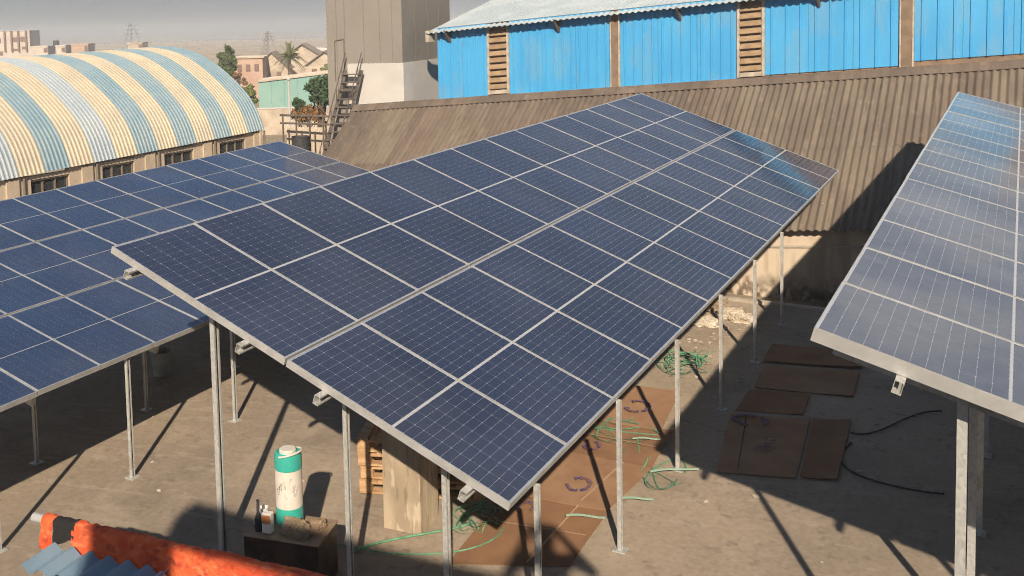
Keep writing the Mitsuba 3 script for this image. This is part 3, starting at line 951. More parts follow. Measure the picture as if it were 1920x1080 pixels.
lw = thing('compound_wall', 'low pale blotchy compound wall below the teal building', 'wall')
c0, c1 = far([-26.4, 28.8, -0.22], 1.7), far([-22.8, 31.2, 0.0], 1.7)
obj('wall', MB().bar(np.array([c0[0], c0[1], (c0[2] + YARD) / 2]), np.array([c1[0], c1[1], (c0[2] + YARD) / 2]), 0.3, c0[2] - YARD), 'm_far_cream', lw)
obj('coping', MB().bar(np.array([c0[0], c0[1], c0[2] + 0.05]), np.array([c1[0], c1[1], c0[2] + 0.05]), 0.4, 0.08), 'm_white', lw)

pl = thing('lamp_post', 'thin white pole standing in front of the teal building', 'pole')
pb = far([-21.88, 25.73, -0.3], 1.55)
obj('pole', MB().tube([[pb[0], pb[1], YARD], [pb[0], pb[1], 0.27]], [0.08, 0.06], 8), 'm_white', pl, smooth=30)
obj('cap', MB().mesh(trimesh.creation.icosphere(1, 0.12, )).out().apply_translation([pb[0], pb[1], 0.30]), 'm_white', pl, smooth=True)

# rail fence between vaulted shed and long shed
rf = thing('pipe_rail', 'rusty horizontal pipe rail between the vaulted shed and the long shed', 'railing')
r0, r1 = np.array([-19.4, 22.0, 0.28]), np.array([-16.3, 22.6, 0.22])
obj('rail', MB().tube([r0, r1], 0.04, 8), 'm_dark_steel', rf, smooth=30)
obj('rail', MB().tube([r0 - [0, 0, 0.28], r1 - [0, 0, 0.28]], 0.035, 8), 'm_dark_steel', rf, smooth=30)
for k in range(6):
    p_ = r0 + (r1 - r0) * (k + 0.2) / 6
    obj('rail_post', MB().bar([p_[0], p_[1], YARD], [p_[0], p_[1], p_[2] + 0.05], 0.045, 0.045), 'm_dark_steel', rf)
bw = thing('boundary_wall', 'sunlit cream boundary wall under the pipe rail', 'wall')
obj('wall', MB().bar([-20.0, 23.2, -2.4], [-15.6, 24.3, -2.4], 0.25, 4.2), 'm_far_cream', bw)
for k in range(7):
    p_ = np.array([-18.0, 22.75, 0]) + np.array([2.2, 0.45, 0]) * k / 6
    tilt_ = float(rng.normal(0.12, 0.08))
    ordn = ('first', 'second', 'third', 'fourth', 'fifth', 'sixth', 'seventh')[k]
    solo('bamboo_pole', MB().tube([[p_[0] - tilt_, p_[1], YARD], [p_[0] + tilt_, p_[1], -0.2 + 0.3 * rng.random()]], 0.035, 6), 'm_bark',
         f'dark leaning pole against the sunlit boundary wall, {ordn} counted from the oil drum', 'pole', 'poles propped along the boundary wall', smooth=30)
obj('ledge', MB().box([-20.5, 19.5, YARD], [-14.0, 23.0, -1.95]), 'm_trim', kind='structure', label='raised earth ledge at the foot of the boundary wall')
dm = thing('oil_drum', 'dark drum standing in front of the boundary wall left of the leaning poles', 'drum')
cy = trimesh.creation.revolve(np.array([[0, 0], [0.42, 0], [0.44, 0.04], [0.42, 0.08], [0.42, 0.5], [0.44, 0.54], [0.42, 0.58], [0.42, 1.0], [0.44, 1.05], [0.40, 1.06], [0.38, 1.02], [0, 1.02]]), sections=28)
cy.vertices = cy.vertices * [0.75, 0.75, 1.5] + [-18.05, 21.4, -1.95]
obj('body', cy, 'm_dark', dm, smooth=35)

# ---- trees


def leaf_cloud(centres, radii, count, size, squash=0.8, seed=1):
    r = np.random.default_rng(seed)
    V, F = [], []
    w = np.array(radii) ** 2
    pick = r.choice(len(centres), count, p=w / w.sum())
    for i in pick:
        d = r.normal(size=3)
        d /= np.linalg.norm(d)
        p = centres[i] + d * radii[i] * (0.55 + 0.5 * r.random()) * np.array([1, 1, squash])
        a_ = r.normal(size=3)
        a_ /= np.linalg.norm(a_)
        b_ = np.cross(a_, d + 0.3 * r.normal(size=3))
        b_ /= np.linalg.norm(b_) + 1e-9
        s = size * (0.6 + 0.8 * r.random())
        k = len(V)
        V += [p - a_ * s, p + b_ * s * 0.45, p + a_ * s, p - b_ * s * 0.45]
        F += [[k, k + 1, k + 2], [k, k + 2, k + 3]]
    return np.array(V), np.array(F)


def tree(name, label, base, height, crown_c, crown_r, crown_h, nclump, count, size, mat, seed, cat='tree', trunk_r=0.14):
    r = np.random.default_rng(seed)
    t = thing(name, label, cat)
    base, crown_c = np.array(base, float), np.array(crown_c, float)
    tk = MB()
    pts = [base, base + (crown_c - base) * 0.5 + r.normal(0, 0.08, 3), crown_c]
    tk.tube(pts, [trunk_r, trunk_r * 0.75, trunk_r * 0.4], 8)
    cs_, rs_ = [], []
    for i in range(nclump):
        d = r.normal(size=3)
        d /= np.linalg.norm(d)
        c_ = crown_c + d * r.random() ** 0.5 * np.array([crown_r, crown_r, crown_h]) * 0.85
        cs_.append(c_)
        rs_.append(crown_r * (0.16 + 0.20 * r.random()))
        if i % 2 == 0:
            tk.tube([base + (crown_c - base) * (0.5 + 0.4 * r.random()), c_], [trunk_r * 0.4, trunk_r * 0.12], 5)
    obj('trunk', tk, 'm_bark', t, smooth=40)
    V, F = leaf_cloud(cs_, rs_, count, size, 0.85, seed)
    obj('crown', (V, F), mat, t, kind='stuff')
    return t


c = far([-25.25, 25.97, 2.15], 2.1)
tree('leafy_tree', 'rounded green tree on the skyline just right of the vaulted roof', [c[0], c[1], YARD], 0, [c[0], c[1], c[2] - 0.1], 0.95, 1.7, 34, 2600, 0.20, 'm_leaf_a', 3)
c = far([-18.1, 18.65, 1.3], 1.85)
tree('leafy_tree', 'yellowish green tree at the right flank of the vaulted roof', [c[0] + 0.3, c[1], YARD], 0, [c[0] + 0.1, c[1], c[2] - 0.1], 0.66, 1.0, 28, 2000, 0.15, 'm_leaf_b', 5)
c = far([-14.95, 18.3, 1.5], 1.45)
tree('leafy_tree', 'dark green tree close to the left side of the tower', [c[0], c[1], YARD], 0, [c[0] + 0.15, c[1], c[2] + 0.0], 0.66, 0.8, 30, 2200, 0.13, 'm_leaf_c', 8)
c = far([-15.45, 17.95, 1.12], 1.45)
tree('shrub', 'small dark green shrub left of the dark tree by the tower', [c[0], c[1], YARD], 0, [c[0], c[1], c[2]], 0.28, 0.30, 12, 600, 0.10, 'm_leaf_c', 9, 'shrub', 0.04)
c = far([-14.6, 17.35, 0.8], 1.5)
tree('shrub', 'dry shrub with reddish flowers below the dark tree by the tower', [c[0], c[1], YARD], 0, [c[0], c[1], c[2]], 0.8, 0.34, 22, 1100, 0.10, 'm_leaf_dry', 12, 'shrub', 0.05)
scene_key = [k for k in scene if k.startswith('shrub_001__crown')][0]
V, F = leaf_cloud([np.array([c[0] - 0.35, c[1], c[2] + 0.08]), np.array([c[0] + 0.1, c[1], c[2]])], [0.22, 0.18], 500, 0.05, 0.8, 44)
obj('flowers', (V, F), 'm_flower', 'shrub_001', kind='stuff')
c = far([-33.4, 44.2, 1.0], 1.6)
tree('leafy_tree', 'thin olive tree between the grey roofed house and the tower', [c[0], c[1], YARD], 0, [c[0] + 0.2, c[1], c[2] - 0.2], 0.7, 0.7, 14, 1800, 0.10, 'm_leaf_b', 15)
c = far([-36.9, 39.9, 0.5], 1.9)
tree('shrub', 'brownish dry tree in front of the brick house', [c[0], c[1], YARD], 0, [c[0] + 0.4, c[1], c[2]], 1.0, 1.2, 14, 1500, 0.12, 'm_leaf_dry', 17, 'shrub')

palm = thing('palm_tree', 'palm tree with upright ragged fronds in front of the gabled houses', 'palm tree')
c = far([-26.8, 32.1, 2.2], 2.0)
base_ = np.array([c[0], c[1], YARD])
top_ = np.array([c[0] + 0.05, c[1], c[2] - 0.4])
obj('trunk', MB().tube([base_, (base_ + top_) / 2 + [0.06, 0, 0], top_], [0.26, 0.20, 0.17], 10), 'm_bark', palm, smooth=40)
rp = np.random.default_rng(21)
for k in range(34):
    az = rp.random() * 2 * np.pi
    el = math.radians(rp.uniform(-25, 84))
    L = rp.uniform(1.3, 2.0)
    d0 = np.array([math.cos(az) * math.cos(el), math.sin(az) * math.cos(el), math.sin(el)])
    s = np.linspace(0, 1, 8)
    line = top_ + d0 * L * s[:, None] - np.array([0, 0, 1.0]) * (s ** 2)[:, None] * (0.55 * L * math.cos(el) + 0.12)
    V, F = [], []
    sd = np.cross(d0, [0, 0, 1])
    sd /= np.linalg.norm(sd) + 1e-9
    for i in range(1, 8):
        for sgn in (-1, 1):
            for h_ in (0, 0.5):
                p0 = line[i - 1] + (line[i] - line[i - 1]) * h_
                tip = p0 + (sd * sgn * 0.75 + d0 * 0.6 - np.array([0, 0, 0.45])) * (0.42 * (1.1 - 0.6 * s[i])) * rp.uniform(0.8, 1.2)
                m_ = d0 * 0.055
                j = len(V)
                V += [p0 - m_, p0 + m_, tip]
                F += [[j, j + 1, j + 2]]
    mb = MB().raw(V, F)
    mb.tube(line, np.linspace(0.03, 0.008, 8), 4)
    obj('frond', mb, 'm_palm', palm)

# ------------------------------------------------------------------ objects on the deck


def deck_quad(pts, lift, curl, mat, label, cat='cardboard', group=None, name='cardboard_sheet', n=9, seed=0):
    """a curled sheet through four corners (x, y), counted round"""
    p = np.array(pts, float)
    u = np.linspace(0, 1, n)
    U, V = np.meshgrid(u, u, indexing='ij')
    Q = (p[0] * ((1 - U) * (1 - V))[..., None] + p[1] * (U * (1 - V))[..., None] + p[2] * (U * V)[..., None] + p[3] * ((1 - U) * V)[..., None])
    r = meshkit.fbm(np.stack([U * 2 + seed, V * 2, U * 0], -1), 2, seed)
    z = gz(Q[..., 0], Q[..., 1]) + 0.008 + lift + curl * r * (np.abs(U - 0.5) * 2) ** 2 + 0.3 * curl * r
    P = np.dstack([Q, z])
    if np.cross(p[1] - p[0], p[3] - p[0]) < 0:
        P = P[:, ::-1]
    return P, solo(name, MB().grid(P, np.array([0, 0, -0.005])), mat, label, cat, group, smooth=40)


sunny = [([(-1.22, 1.25), (-0.30, 1.70), (-0.32, 2.75), (-1.32, 2.70)], 0.000, 0.022, 'm_card', 'flattened brown cardboard sheet nearest the viewer beneath the central table'),
         ([(-1.30, 2.62), (-0.33, 2.70), (-0.24, 3.75), (-1.36, 3.70)], 0.012, 0.022, 'm_card_pale', 'lighter brown cardboard sheet second from the viewer, printed with blue marks'),
         ([(-1.38, 3.62), (-0.24, 3.66), (-0.30, 4.72), (-1.40, 4.70)], 0.003, 0.024, 'm_card', 'brown cardboard sheet third from the viewer under the table edge'),
         ([(-1.40, 4.62), (-0.42, 4.64), (-0.55, 5.85), (-1.45, 5.8)], 0.014, 0.026, 'm_card_pale', 'brown cardboard sheet farthest along the sunlit strip')]
cards = []
for i, (pts, lift, curl, mat, lab) in enumerate(sunny):
    P, k = deck_quad(pts, lift, curl, mat, lab, seed=i)
    cards.append((P, k))


def tape(parent, a_, b_, lift, w=0.018, mat='m_tape'):
    a_, b_ = np.array(a_), np.array(b_)
    s = np.linspace(0, 1, 7)
    d = (b_ - a_) / np.linalg.norm(b_ - a_)
    nrm = np.array([-d[1], d[0]]) * w / 2
    P = []
    for t in s:
        q_ = a_ + (b_ - a_) * t
        P.append([[*(q_ - nrm), gz(0, q_[1]) + lift], [*(q_ + nrm), gz(0, q_[1]) + lift]])
    obj('tape_seam', MB().grid(np.array(P)), mat, parent)


tape(cards[0][1], (-0.62, 1.55), (-0.60, 2.68), 0.034)
tape(cards[0][1], (-1.15, 2.05), (-0.34, 2.20), 0.034)
tape(cards[1][1], (-0.60, 2.74), (-0.52, 3.70), 0.048)
tape(cards[2][1], (-1.30, 4.2), (-0.32, 4.22), 0.037)


def ring(parent, cx, cy, rx, ry, lift, width=0.3, rot=0.0):
    """worn printed ring, broken into arcs of uneven width"""
    r_ = np.random.default_rng(int(abs(cx * 1000 + cy * 77)) + 5)
    t0 = r_.uniform(0, 6)
    mb = MB()
    for arc in range(3):
        t1 = t0 + r_.uniform(1.3, 2.0)
        P = []
        for t in np.linspace(t0, t1, 14):
            row = []
            for k in (1 - width * r_.uniform(0.5, 1.0), 1.0 - width * r_.uniform(0.0, 0.25)):
                x_, y_ = rx * k * math.cos(t), ry * k * math.sin(t)
                xx, yy = cx + x_ * math.cos(rot) - y_ * math.sin(rot), cy + x_ * math.sin(rot) + y_ * math.cos(rot)
                row.append([xx, yy, gz(0, yy) + lift])
            P.append(row)
        mb.grid(np.array(P))
        t0 = t1 + r_.uniform(0.05, 0.3)
    obj('printed_ring', mb, 'm_blue_ink', parent)


ring(cards[1][1], -0.74, 3.05, 0.13, 0.17, 0.047, 0.45)
ring(cards[0][1], -1.02, 2.42, 0.09, 0.12, 0.034, 0.5)
ring(cards[3][1], -0.85, 5.15, 0.16, 0.20, 0.052, 0.4)
ring(cards[2][1], -0.95, 3.95, 0.10, 0.13, 0.037, 0.5)

dark = [([(0.05, 8.05), (1.18, 8.25), (1.20, 7.62), (0.08, 7.33)], 0.02, 0.02, 'farthest brown cardboard sheet in the shade of the right table'),
        ([(0.12, 7.22), (1.20, 7.50), (1.24, 6.62), (0.18, 6.40)], 0.008, 0.02, 'second brown cardboard sheet from the far end, in shade'),
        ([(0.14, 6.32), (0.80, 6.52), (0.83, 5.82), (0.14, 5.62)], 0.004, 0.012, 'smallest brown cardboard sheet, in the middle of the shaded row'),
        ([(0.12, 5.48), (0.92, 5.72), (1.05, 4.20), (0.34, 3.98)], 0.008, 0.016, 'large shaded cardboard sheet printed with a blue ring, nearest the sunlight'),
        ([(0.95, 5.72), (1.32, 5.90), (1.40, 4.33), (1.08, 4.22)], 0.014, 0.02, 'narrow plain cardboard sheet to the right of the printed one')]
for i, (pts, lift, curl, lab) in enumerate(dark):
    P, k = deck_quad(pts, lift, curl, ('m_card', 'm_card_pale')[i % 2], lab, seed=20 + i)
    if i == 3:
        ring(k, 0.37, 5.35, 0.20, 0.17, 0.042, 0.4)
        for j in range(2):
            ring(k, 0.66 + 0.02 * j, 4.95 - 0.16 * j, 0.06, 0.05, 0.042, 0.5)
            tape(k, (0.56, 4.72 - 0.1 * j), (0.72, 4.76 - 0.1 * j), 0.042, 0.025, 'm_blue_ink')
        tape(k, (0.30, 5.45), (0.52, 4.10), 0.040, 0.010, 'm_dark')

# green strapping


def strap_tangle(label, cx, cy, rad, loops, seed, mat='m_strap', rise=0.12):
    r = np.random.default_rng(seed)
    b = MB()
    for _ in range(loops):
        k = r.integers(3, 6)
        th = np.sort(r.random(k) * 2 * np.pi)
        ctrl = np.array([[cx + rad * r.uniform(0.3, 1.1) * math.cos(t), cy + rad * r.uniform(0.3, 1.1) * math.sin(t) * 1.2, 0.012 + rise * r.random() ** 2] for t in th])
        cs2 = CubicSpline(np.arange(k), ctrl)
        q_ = cs2(np.linspace(0, k - 1, 24))
        q_[:, 2] = np.maximum(q_[:, 2], 0.008) + gz(0, q_[:, 1])
        d = np.gradient(q_, axis=0)
        sd = np.cross(d, [0, 0, 1.0])
        sd /= np.linalg.norm(sd, axis=1, keepdims=True) + 1e-9
        P = np.stack([q_ - sd * 0.007, q_ + sd * 0.007 + [0, 0, 0.004]], 1)
        b.grid(P, np.array([0, 0, -0.0012]))
    return solo('strap_tangle', b, mat, label, 'strap')


strap_tangle('tangle of green plastic strapping by the fourth post of the central table', -0.80, 6.75, 0.42, 16, 1)
strap_tangle('loose green strap ends beside the third post of the central table', -0.05, 3.75, 0.34, 5, 2, rise=0.05)
strap_tangle('green strapping loops lying between the crate and the cardboard', -1.28, 2.05, 0.28, 9, 3)
strap_tangle('few green strap pieces on the cardboard near the second post', -0.75, 4.45, 0.42, 5, 4, rise=0.04)
for i, (a_, b_, lab) in enumerate((((-0.62, 2.42), (-0.30, 2.56), 'short pale green strap strip lying beside the first right hand post'), ((-0.62, 4.28), (-0.36, 4.42), 'short pale green strip lying on the third cardboard sheet'),
                                   ((-0.22, 3.62), (0.18, 3.92), 'pale green strip at the foot of the third post'), ((-0.30, 2.95), (-0.02, 3.10), 'pale green strip on bare deck right of the cardboard'))):
    s = np.linspace(0, 1, 8)[:, None]
    q_ = np.array(a_) * (1 - s) + np.array(b_) * s
    d = np.array(b_) - np.array(a_)
    nn = np.array([-d[1], d[0]]) / np.linalg.norm(d) * 0.016
    z = gz(0, q_[:, 1]) + 0.05 + 0.01 * np.sin(s[:, 0] * 5)
    P = np.stack([np.c_[q_ - nn, z], np.c_[q_ + nn, z]], 1)
    solo('strap_strip', MB().grid(P, np.array([0, 0, -0.004])), 'm_strap_pale', lab, 'strap')


def cable(label, ctrl, r, mat='m_cable', name='cable'):
    ctrl = np.array(ctrl, float)
    cs2 = CubicSpline(np.arange(len(ctrl)), ctrl)
    q_ = cs2(np.linspace(0, len(ctrl) - 1, 14 * len(ctrl)))
    q_ = np.c_[q_, gz(0, q_[:, 1]) + r + 0.01]
    return solo(name, MB().tube(q_, r, 6), mat, label, 'cable', smooth=60)


cable('black cable curling over the shaded deck right of the cardboard', [(1.36, 5.55), (1.62, 5.75), (1.85, 6.25), (2.15, 6.6)], 0.009)
cable('second black cable loop lying in the shade near the right table posts', [(1.40, 5.3), (1.36, 4.85), (1.55, 4.55), (1.95, 4.45), (2.3, 4.5)], 0.009)
cable('thin green hose running from the crate towards the viewer', [(-1.35, 1.95), (-1.55, 1.65), (-1.9, 1.25), (-2.0, 0.9)], 0.010, 'm_strap', 'hose')
cable('thin dark green wire on the deck under the front table edge', [(-1.05, 2.0), (-1.15, 1.55), (-1.6, 1.2), (-2.3, 1.05)], 0.007, 'm_strap', 'wire')

# pallets
YP = 0.365
AXP = np.array([[math.cos(YP), math.sin(YP), 0], [-math.sin(YP), math.cos(YP), 0], [0, 0, 1.0]])
PO = np.array([-2.58, 1.95, 0])
for k in range(4):
    z0 = gz(0, 2.2) + 0.006 + k * 0.142
    t = thing('wooden_pallet', ['bottom', 'second', 'third', 'top'][k] + ' wooden pallet of the stack behind the crate', 'pallet')
    sh = np.array([rng.normal(0, 0.02), rng.normal(0, 0.02), 0])

    def pb_(u0, u1, v0, v1, w0, w1):
        return MB().obox(PO + sh + AXP[0] * (u0 + u1) / 2 + AXP[1] * (v0 + v1) / 2 + ZV * (z0 + (w0 + w1) / 2), AXP, [(u1 - u0) / 2, (v1 - v0) / 2, (w1 - w0) / 2])
    for i in range(7):
        u = i * 0.192
        obj('deck_board', pb_(u, u + 0.10 + 0.01 * rng.random(), 0, 0.95, 0.118, 0.138), 'm_pallet', t)
    for v in (0.0, 0.42, 0.85):
        obj('bottom_board', pb_(0, 1.25, v, v + 0.10, 0.0, 0.018), 'm_pallet', t)
        for u in (0.0, 0.57, 1.13):
            obj('block', pb_(u, u + 0.12, v, v + 0.10, 0.02, 0.095), 'm_pallet', t)
        obj('stringer_board', pb_(0, 1.25, v, v + 0.10, 0.097, 0.116), 'm_pallet', t)

# tall plywood crate in front of the pallets
cr = thing('plywood_crate', 'tall weathered plywood box standing on end in front of the pallets', 'crate')
yc = 0.12
AXC = np.array([[math.cos(yc), math.sin(yc), 0], [-math.sin(yc), math.cos(yc), 0], [0, 0, 1.0]])
CO = np.array([-2.02, 1.50, gz(0, 1.5) + 0.006])
cw, cd, chh = 0.37, 0.42, 1.0


def cbx(u0, u1, v0, v1, w0, w1):
    return MB().obox(CO + AXC[0] * (u0 + u1) / 2 + AXC[1] * (v0 + v1) / 2 + ZV * (w0 + w1) / 2, AXC, [(u1 - u0) / 2, (v1 - v0) / 2, (w1 - w0) / 2])


for i in range(3):
    obj('front_board', cbx(i * cw / 3 + 0.0004, (i + 1) * cw / 3 - 0.0004, 0, 0.02, 0, chh - 0.01 * rng.random()), 'm_crate', cr)
    obj('side_board', cbx(cw - 0.02, cw, 0.022 + i * (cd - 0.044) / 3, 0.020 + (i + 1) * (cd - 0.044) / 3 - 0.003, 0, chh - 0.012 * rng.random()), 'm_crate', cr)
    obj('side_board', cbx(0, 0.02, 0.022 + i * (cd - 0.044) / 3, 0.020 + (i + 1) * (cd - 0.044) / 3 - 0.003, 0, chh), 'm_crate', cr)
    obj('back_board', cbx(i * cw / 3 + 0.002, (i + 1) * cw / 3 - 0.002, cd - 0.02, cd, 0, chh), 'm_crate', cr)
obj('top_board', cbx(0.02, cw - 0.02, 0.02, cd - 0.02, chh - 0.04, chh - 0.02), 'm_crate', cr)

# box with water jug and clutter
bx = thing('oily_box', 'dark oily box used as a stand for the water jug', 'box')
yb = 0.24
AXB = yawed(yb)
BO = np.array([-2.52, 0.14, gz(0, 0.3) + 0.006])


def bpt(u, v, w):
    return BO + AXB[0] * u + AXB[1] * v + ZV * w


for (u0, u1, v0, v1) in ((0, 0.66, 0, 0.02), (0, 0.66, 0.40, 0.42), (0, 0.02, 0.02, 0.40), (0.64, 0.66, 0.02, 0.40)):
    m_ = MB().obox(bpt((u0 + u1) / 2, (v0 + v1) / 2, 0.22), AXB, [(u1 - u0) / 2, (v1 - v0) / 2, 0.22])
    obj('side', m_, 'm_oily', bx)
obj('lid', MB().mesh(rounded_box([0.68, 0.44, 0.02], 0.006)).out().apply_transform(np.block([[AXB.T, bpt(0.33, 0.21, 0.45)[:, None]], [0, 0, 0, 1]])), 'm_box_top', bx)

jug = thing('water_jug', 'teal and white insulated water jug on the oily box', 'jug')
JB = bpt(0.30, 0.27, 0.462)


def lathe(profile, c, sec=40):
    m_ = trimesh.creation.revolve(np.array(profile), sections=sec)
    m_.vertices += c
    return m_


R = 0.115
obj('base', lathe([[0, 0], [R * 0.9, 0], [R * 0.97, 0.012], [R, 0.03], [R, 0.155], [R * 0.985, 0.162], [0, 0.162]], JB), 'm_teal', jug, smooth=35)
obj('body', lathe([[0, 0.160], [R * 0.985, 0.1625], [R * 0.99, 0.18], [R * 0.99, 0.47], [R * 0.98, 0.483], [0, 0.485]], JB), 'm_jug_white', jug, smooth=35)
lid = obj('lid', lathe([[0, 0.484], [R, 0.4855], [R * 1.01, 0.50], [R * 1.01, 0.585], [R * 0.96, 0.615], [R * 0.80, 0.628], [R * 0.78, 0.618], [0, 0.618]], JB), 'm_teal', jug, smooth=35)
obj('cap', lathe([[0, 0.617], [R * 0.62, 0.617], [R * 0.62, 0.640], [R * 0.55, 0.648], [0, 0.65]], JB), 'm_jug_white', lid, smooth=35)
th = np.linspace(math.radians(-40), math.radians(140), 16)
obj('handle', MB().tube(np.array([[JB[0] + 0.118 * math.cos(t - 0.9), JB[1] + 0.118 * math.sin(t - 0.9), JB[2] + 0.61 + 0.03 * math.sin((t - th[0]) / (th[-1] - th[0]) * math.pi)] for t in th]), 0.009, 8), 'm_jug_white', jug, smooth=50)
sc = MB()
rs = np.random.default_rng(3)
for k in range(11):
    a0 = math.radians(rs.uniform(-115, -25))
    z0 = rs.uniform(0.25, 0.42)
    k_ = 5
    pts = []
    for j in range(k_):
        aa = a0 + j * 0.07 * rs.uniform(0.5, 1.2)
        zz = z0 + rs.normal(0, 0.022)
        pts.append([JB[0] + (R * 0.992) * math.cos(aa), JB[1] + (R * 0.992) * math.sin(aa), JB[2] + zz])
    sc.tube(np.array(pts), 0.0016, 4)
obj('hand_marking', sc, 'm_scribble', jug, kind='stuff')
# clutter
b1 = MB().mesh(rounded_box([0.085, 0.06, 0.17], 0.006)).out()
b1.apply_transform(np.block([[AXB.T, bpt(0.19, 0.07, 0.55)[:, None]], [0, 0, 0, 1]]))
ct = thing('carton', 'small white carton with orange print at the front of the oily box', 'carton')
obj('body', b1, 'm_paper', ct, smooth=30)
obj('orange_panel', MB().obox(bpt(0.19, 0.038, 0.585), AXB, [0.036, 0.0015, 0.035]), 'm_orange_print', ct)
solo('dark_bottle', lathe([[0, 0], [0.03, 0], [0.032, 0.02], [0.032, 0.10], [0.014, 0.15], [0.012, 0.25], [0.016, 0.26], [0, 0.262]], bpt(0.10, 0.08, 0.462), 20), 'm_dark', 'slim dark bottle at the left of the oily box', 'bottle', smooth=35)
solo('white_cup', lathe([[0, 0], [0.035, 0], [0.042, 0.11], [0.039, 0.11], [0.033, 0.01], [0, 0.01]], bpt(0.06, 0.26, 0.462), 20), 'm_paper', 'small white cup at the back left of the oily box', 'cup', smooth=35)


def lump(c, rx, ry, rz, seed, amp=0.25):
    """crumpled sack or cloth: creased folds over a soft heap"""
    m_ = trimesh.creation.icosphere(5, 1.0)
    v = np.array(m_.vertices)
    low = meshkit.fbm(v * 1.3 + seed, 2, seed) - 0.5
    fold = np.abs(2 * meshkit.fbm(v * 2.6 + seed * 2, 3, seed + 1) - 1)
    d = 1 + amp * 1.6 * low + amp * 0.9 * (fold - 0.35)
    v = v * d[:, None]
    v[:, 2] = np.maximum(v[:, 2], -0.35)
    m_.vertices = v * [rx, ry, rz] + c
    return m_


solo('jute_sack', lump(bpt(0.43, 0.10, 0.50), 0.13, 0.085, 0.11, 4, 0.4), 'm_sack', 'crumpled jute sack leaning on the water jug', 'sack', smooth=30)
solo('rag', lump(bpt(0.57, 0.20, 0.485), 0.06, 0.10, 0.08, 9, 0.5), 'm_box_top', 'tan rag at the right end of the oily box', 'cloth', smooth=30)
solo('white_cloth', lump(bpt(0.08, 0.17, 0.475), 0.07, 0.06, 0.03, 12, 0.5), 'm_white_bag', 'crumpled pale paper at the left end of the oily box', 'paper', smooth=30)

# bucket in the shade under the left table
bk = thing('bucket', 'grey bucket standing in the shade under the left table', 'bucket')
bc = np.array([-6.79, 3.47, gz(0, 3.47) + 0.006])
obj('body', lathe([[0, 0], [0.115, 0], [0.15, 0.31], [0.16, 0.31], [0.16, 0.325], [0.145, 0.325], [0.11, 0.012], [0, 0.012]], bc, 28), 'm_bucket', bk, smooth=35)
th = np.linspace(0, math.pi, 16)
obj('handle', MB().tube(np.array([[bc[0] + 0.155 * math.cos(t), bc[1] + 0.02, bc[2] + 0.30 + 0.15 * math.sin(t)] for t in th]), 0.005, 6), 'm_bucket', bk, smooth=50)

# debris by the far end of the deck
for i, (x, y, s, lab) in enumerate(((-0.95, 8.55, 0.13, 'crumpled white sack nearest the viewer by the shed end of the deck'), (-0.75, 9.05, 0.15, 'pale crumpled sack in the middle of the rubbish heap'),
                                    (-1.05, 9.35, 0.18, 'tan sack at the back of the rubbish heap'), (-0.55, 8.95, 0.13, 'small cream lump beside the fourth post'))):
    solo('rubbish_sack', lump(np.array([x, y, gz(x, y) + s * 0.3]), s * 1.4, s, s * 0.8, 30 + i, 0.5), ('m_white_bag', 'm_sack')[i == 2], lab, 'sack', smooth=30)
r5 = np.random.default_rng(55)
db = MB()
for k in range(110):
    if k < 60:
        x, y = r5.normal(-0.85, 0.35), r5.normal(8.6, 0.7)
    else:
        x, y = r5.uniform(-6, 3), r5.uniform(0.6, 8)
    if y > 9.8:
        continue
    m_ = trimesh.creation.icosphere(0, 1.0)
    m_.vertices = m_.vertices * (1 + 0.3 * r5.normal(size=(12, 1))) * r5.uniform(0.008, 0.028) * [1.3, 1, 0.6] + [x, y, gz(x, y) + 0.008]
    db.mesh(m_)
obj('rubble', db, 'm_trim', kind='stuff')
labels['rubble'] = {'label': 'small scattered mortar crumbs and pebbles on the deck', 'category': 'rubble', 'kind': 'stuff'}

# ------------------------------------------------------------------ lean-to with tarp in the near left corner
lt = thing('lean_to', 'low lean-to roof of old corrugated sheets in the bottom left corner', 'lean-to')
LA = np.array([0.990, 0.142, 0.0])
LA = LA / np.linalg.norm(LA)
LB = np.array([0.0, -1.0, 0.0])
LN = ZV
HT = -1.385 - 0.022 * 1.0
l0 = np.array([-3.43, -1.20, HT + 1.0])
obj('pipe', MB().tube([l0, l0 + LA * 3.2], 0.035, 14), 'm_pvc', lt, smooth=40)
for s in (0.10, 1.6, 3.0):
    obj('leg', MB().tube([l0 + LA * s + [0, 0.0, -0.03], [l0[0] + LA[0] * s, l0[1] + LA[1] * s, gz(0, -1.2)]], 0.025, 10), 'm_galv', lt, smooth=40)
dsl = np.array([0.0, -0.994, -0.10])
obj('roof_sheet', corr_sheet(l0 + LA * 0.30 + [0, -0.10, -0.12], LA, dsl, ZV, 1.02, 0.30, 0.17, 0.026, 3, per=10, thick=0.004), 'm_sheet_blue', lt, smooth=50)
obj('roof_sheet', corr_sheet(l0 + LA * 1.28 + [0, -0.12, -0.13], LA, dsl, ZV, 1.1, 0.9, 0.17, 0.026, 3, per=10, thick=0.004), 'm_sheet_grey', lt, smooth=50)
obj('roof_sheet', corr_sheet(l0 + LA * (-0.1) + [0, -0.42, -0.23], LA, dsl, ZV, 2.2, 1.6, 0.17, 0.02, 3, per=10, thick=0.006), 'm_sheet_brown', lt, smooth=50)


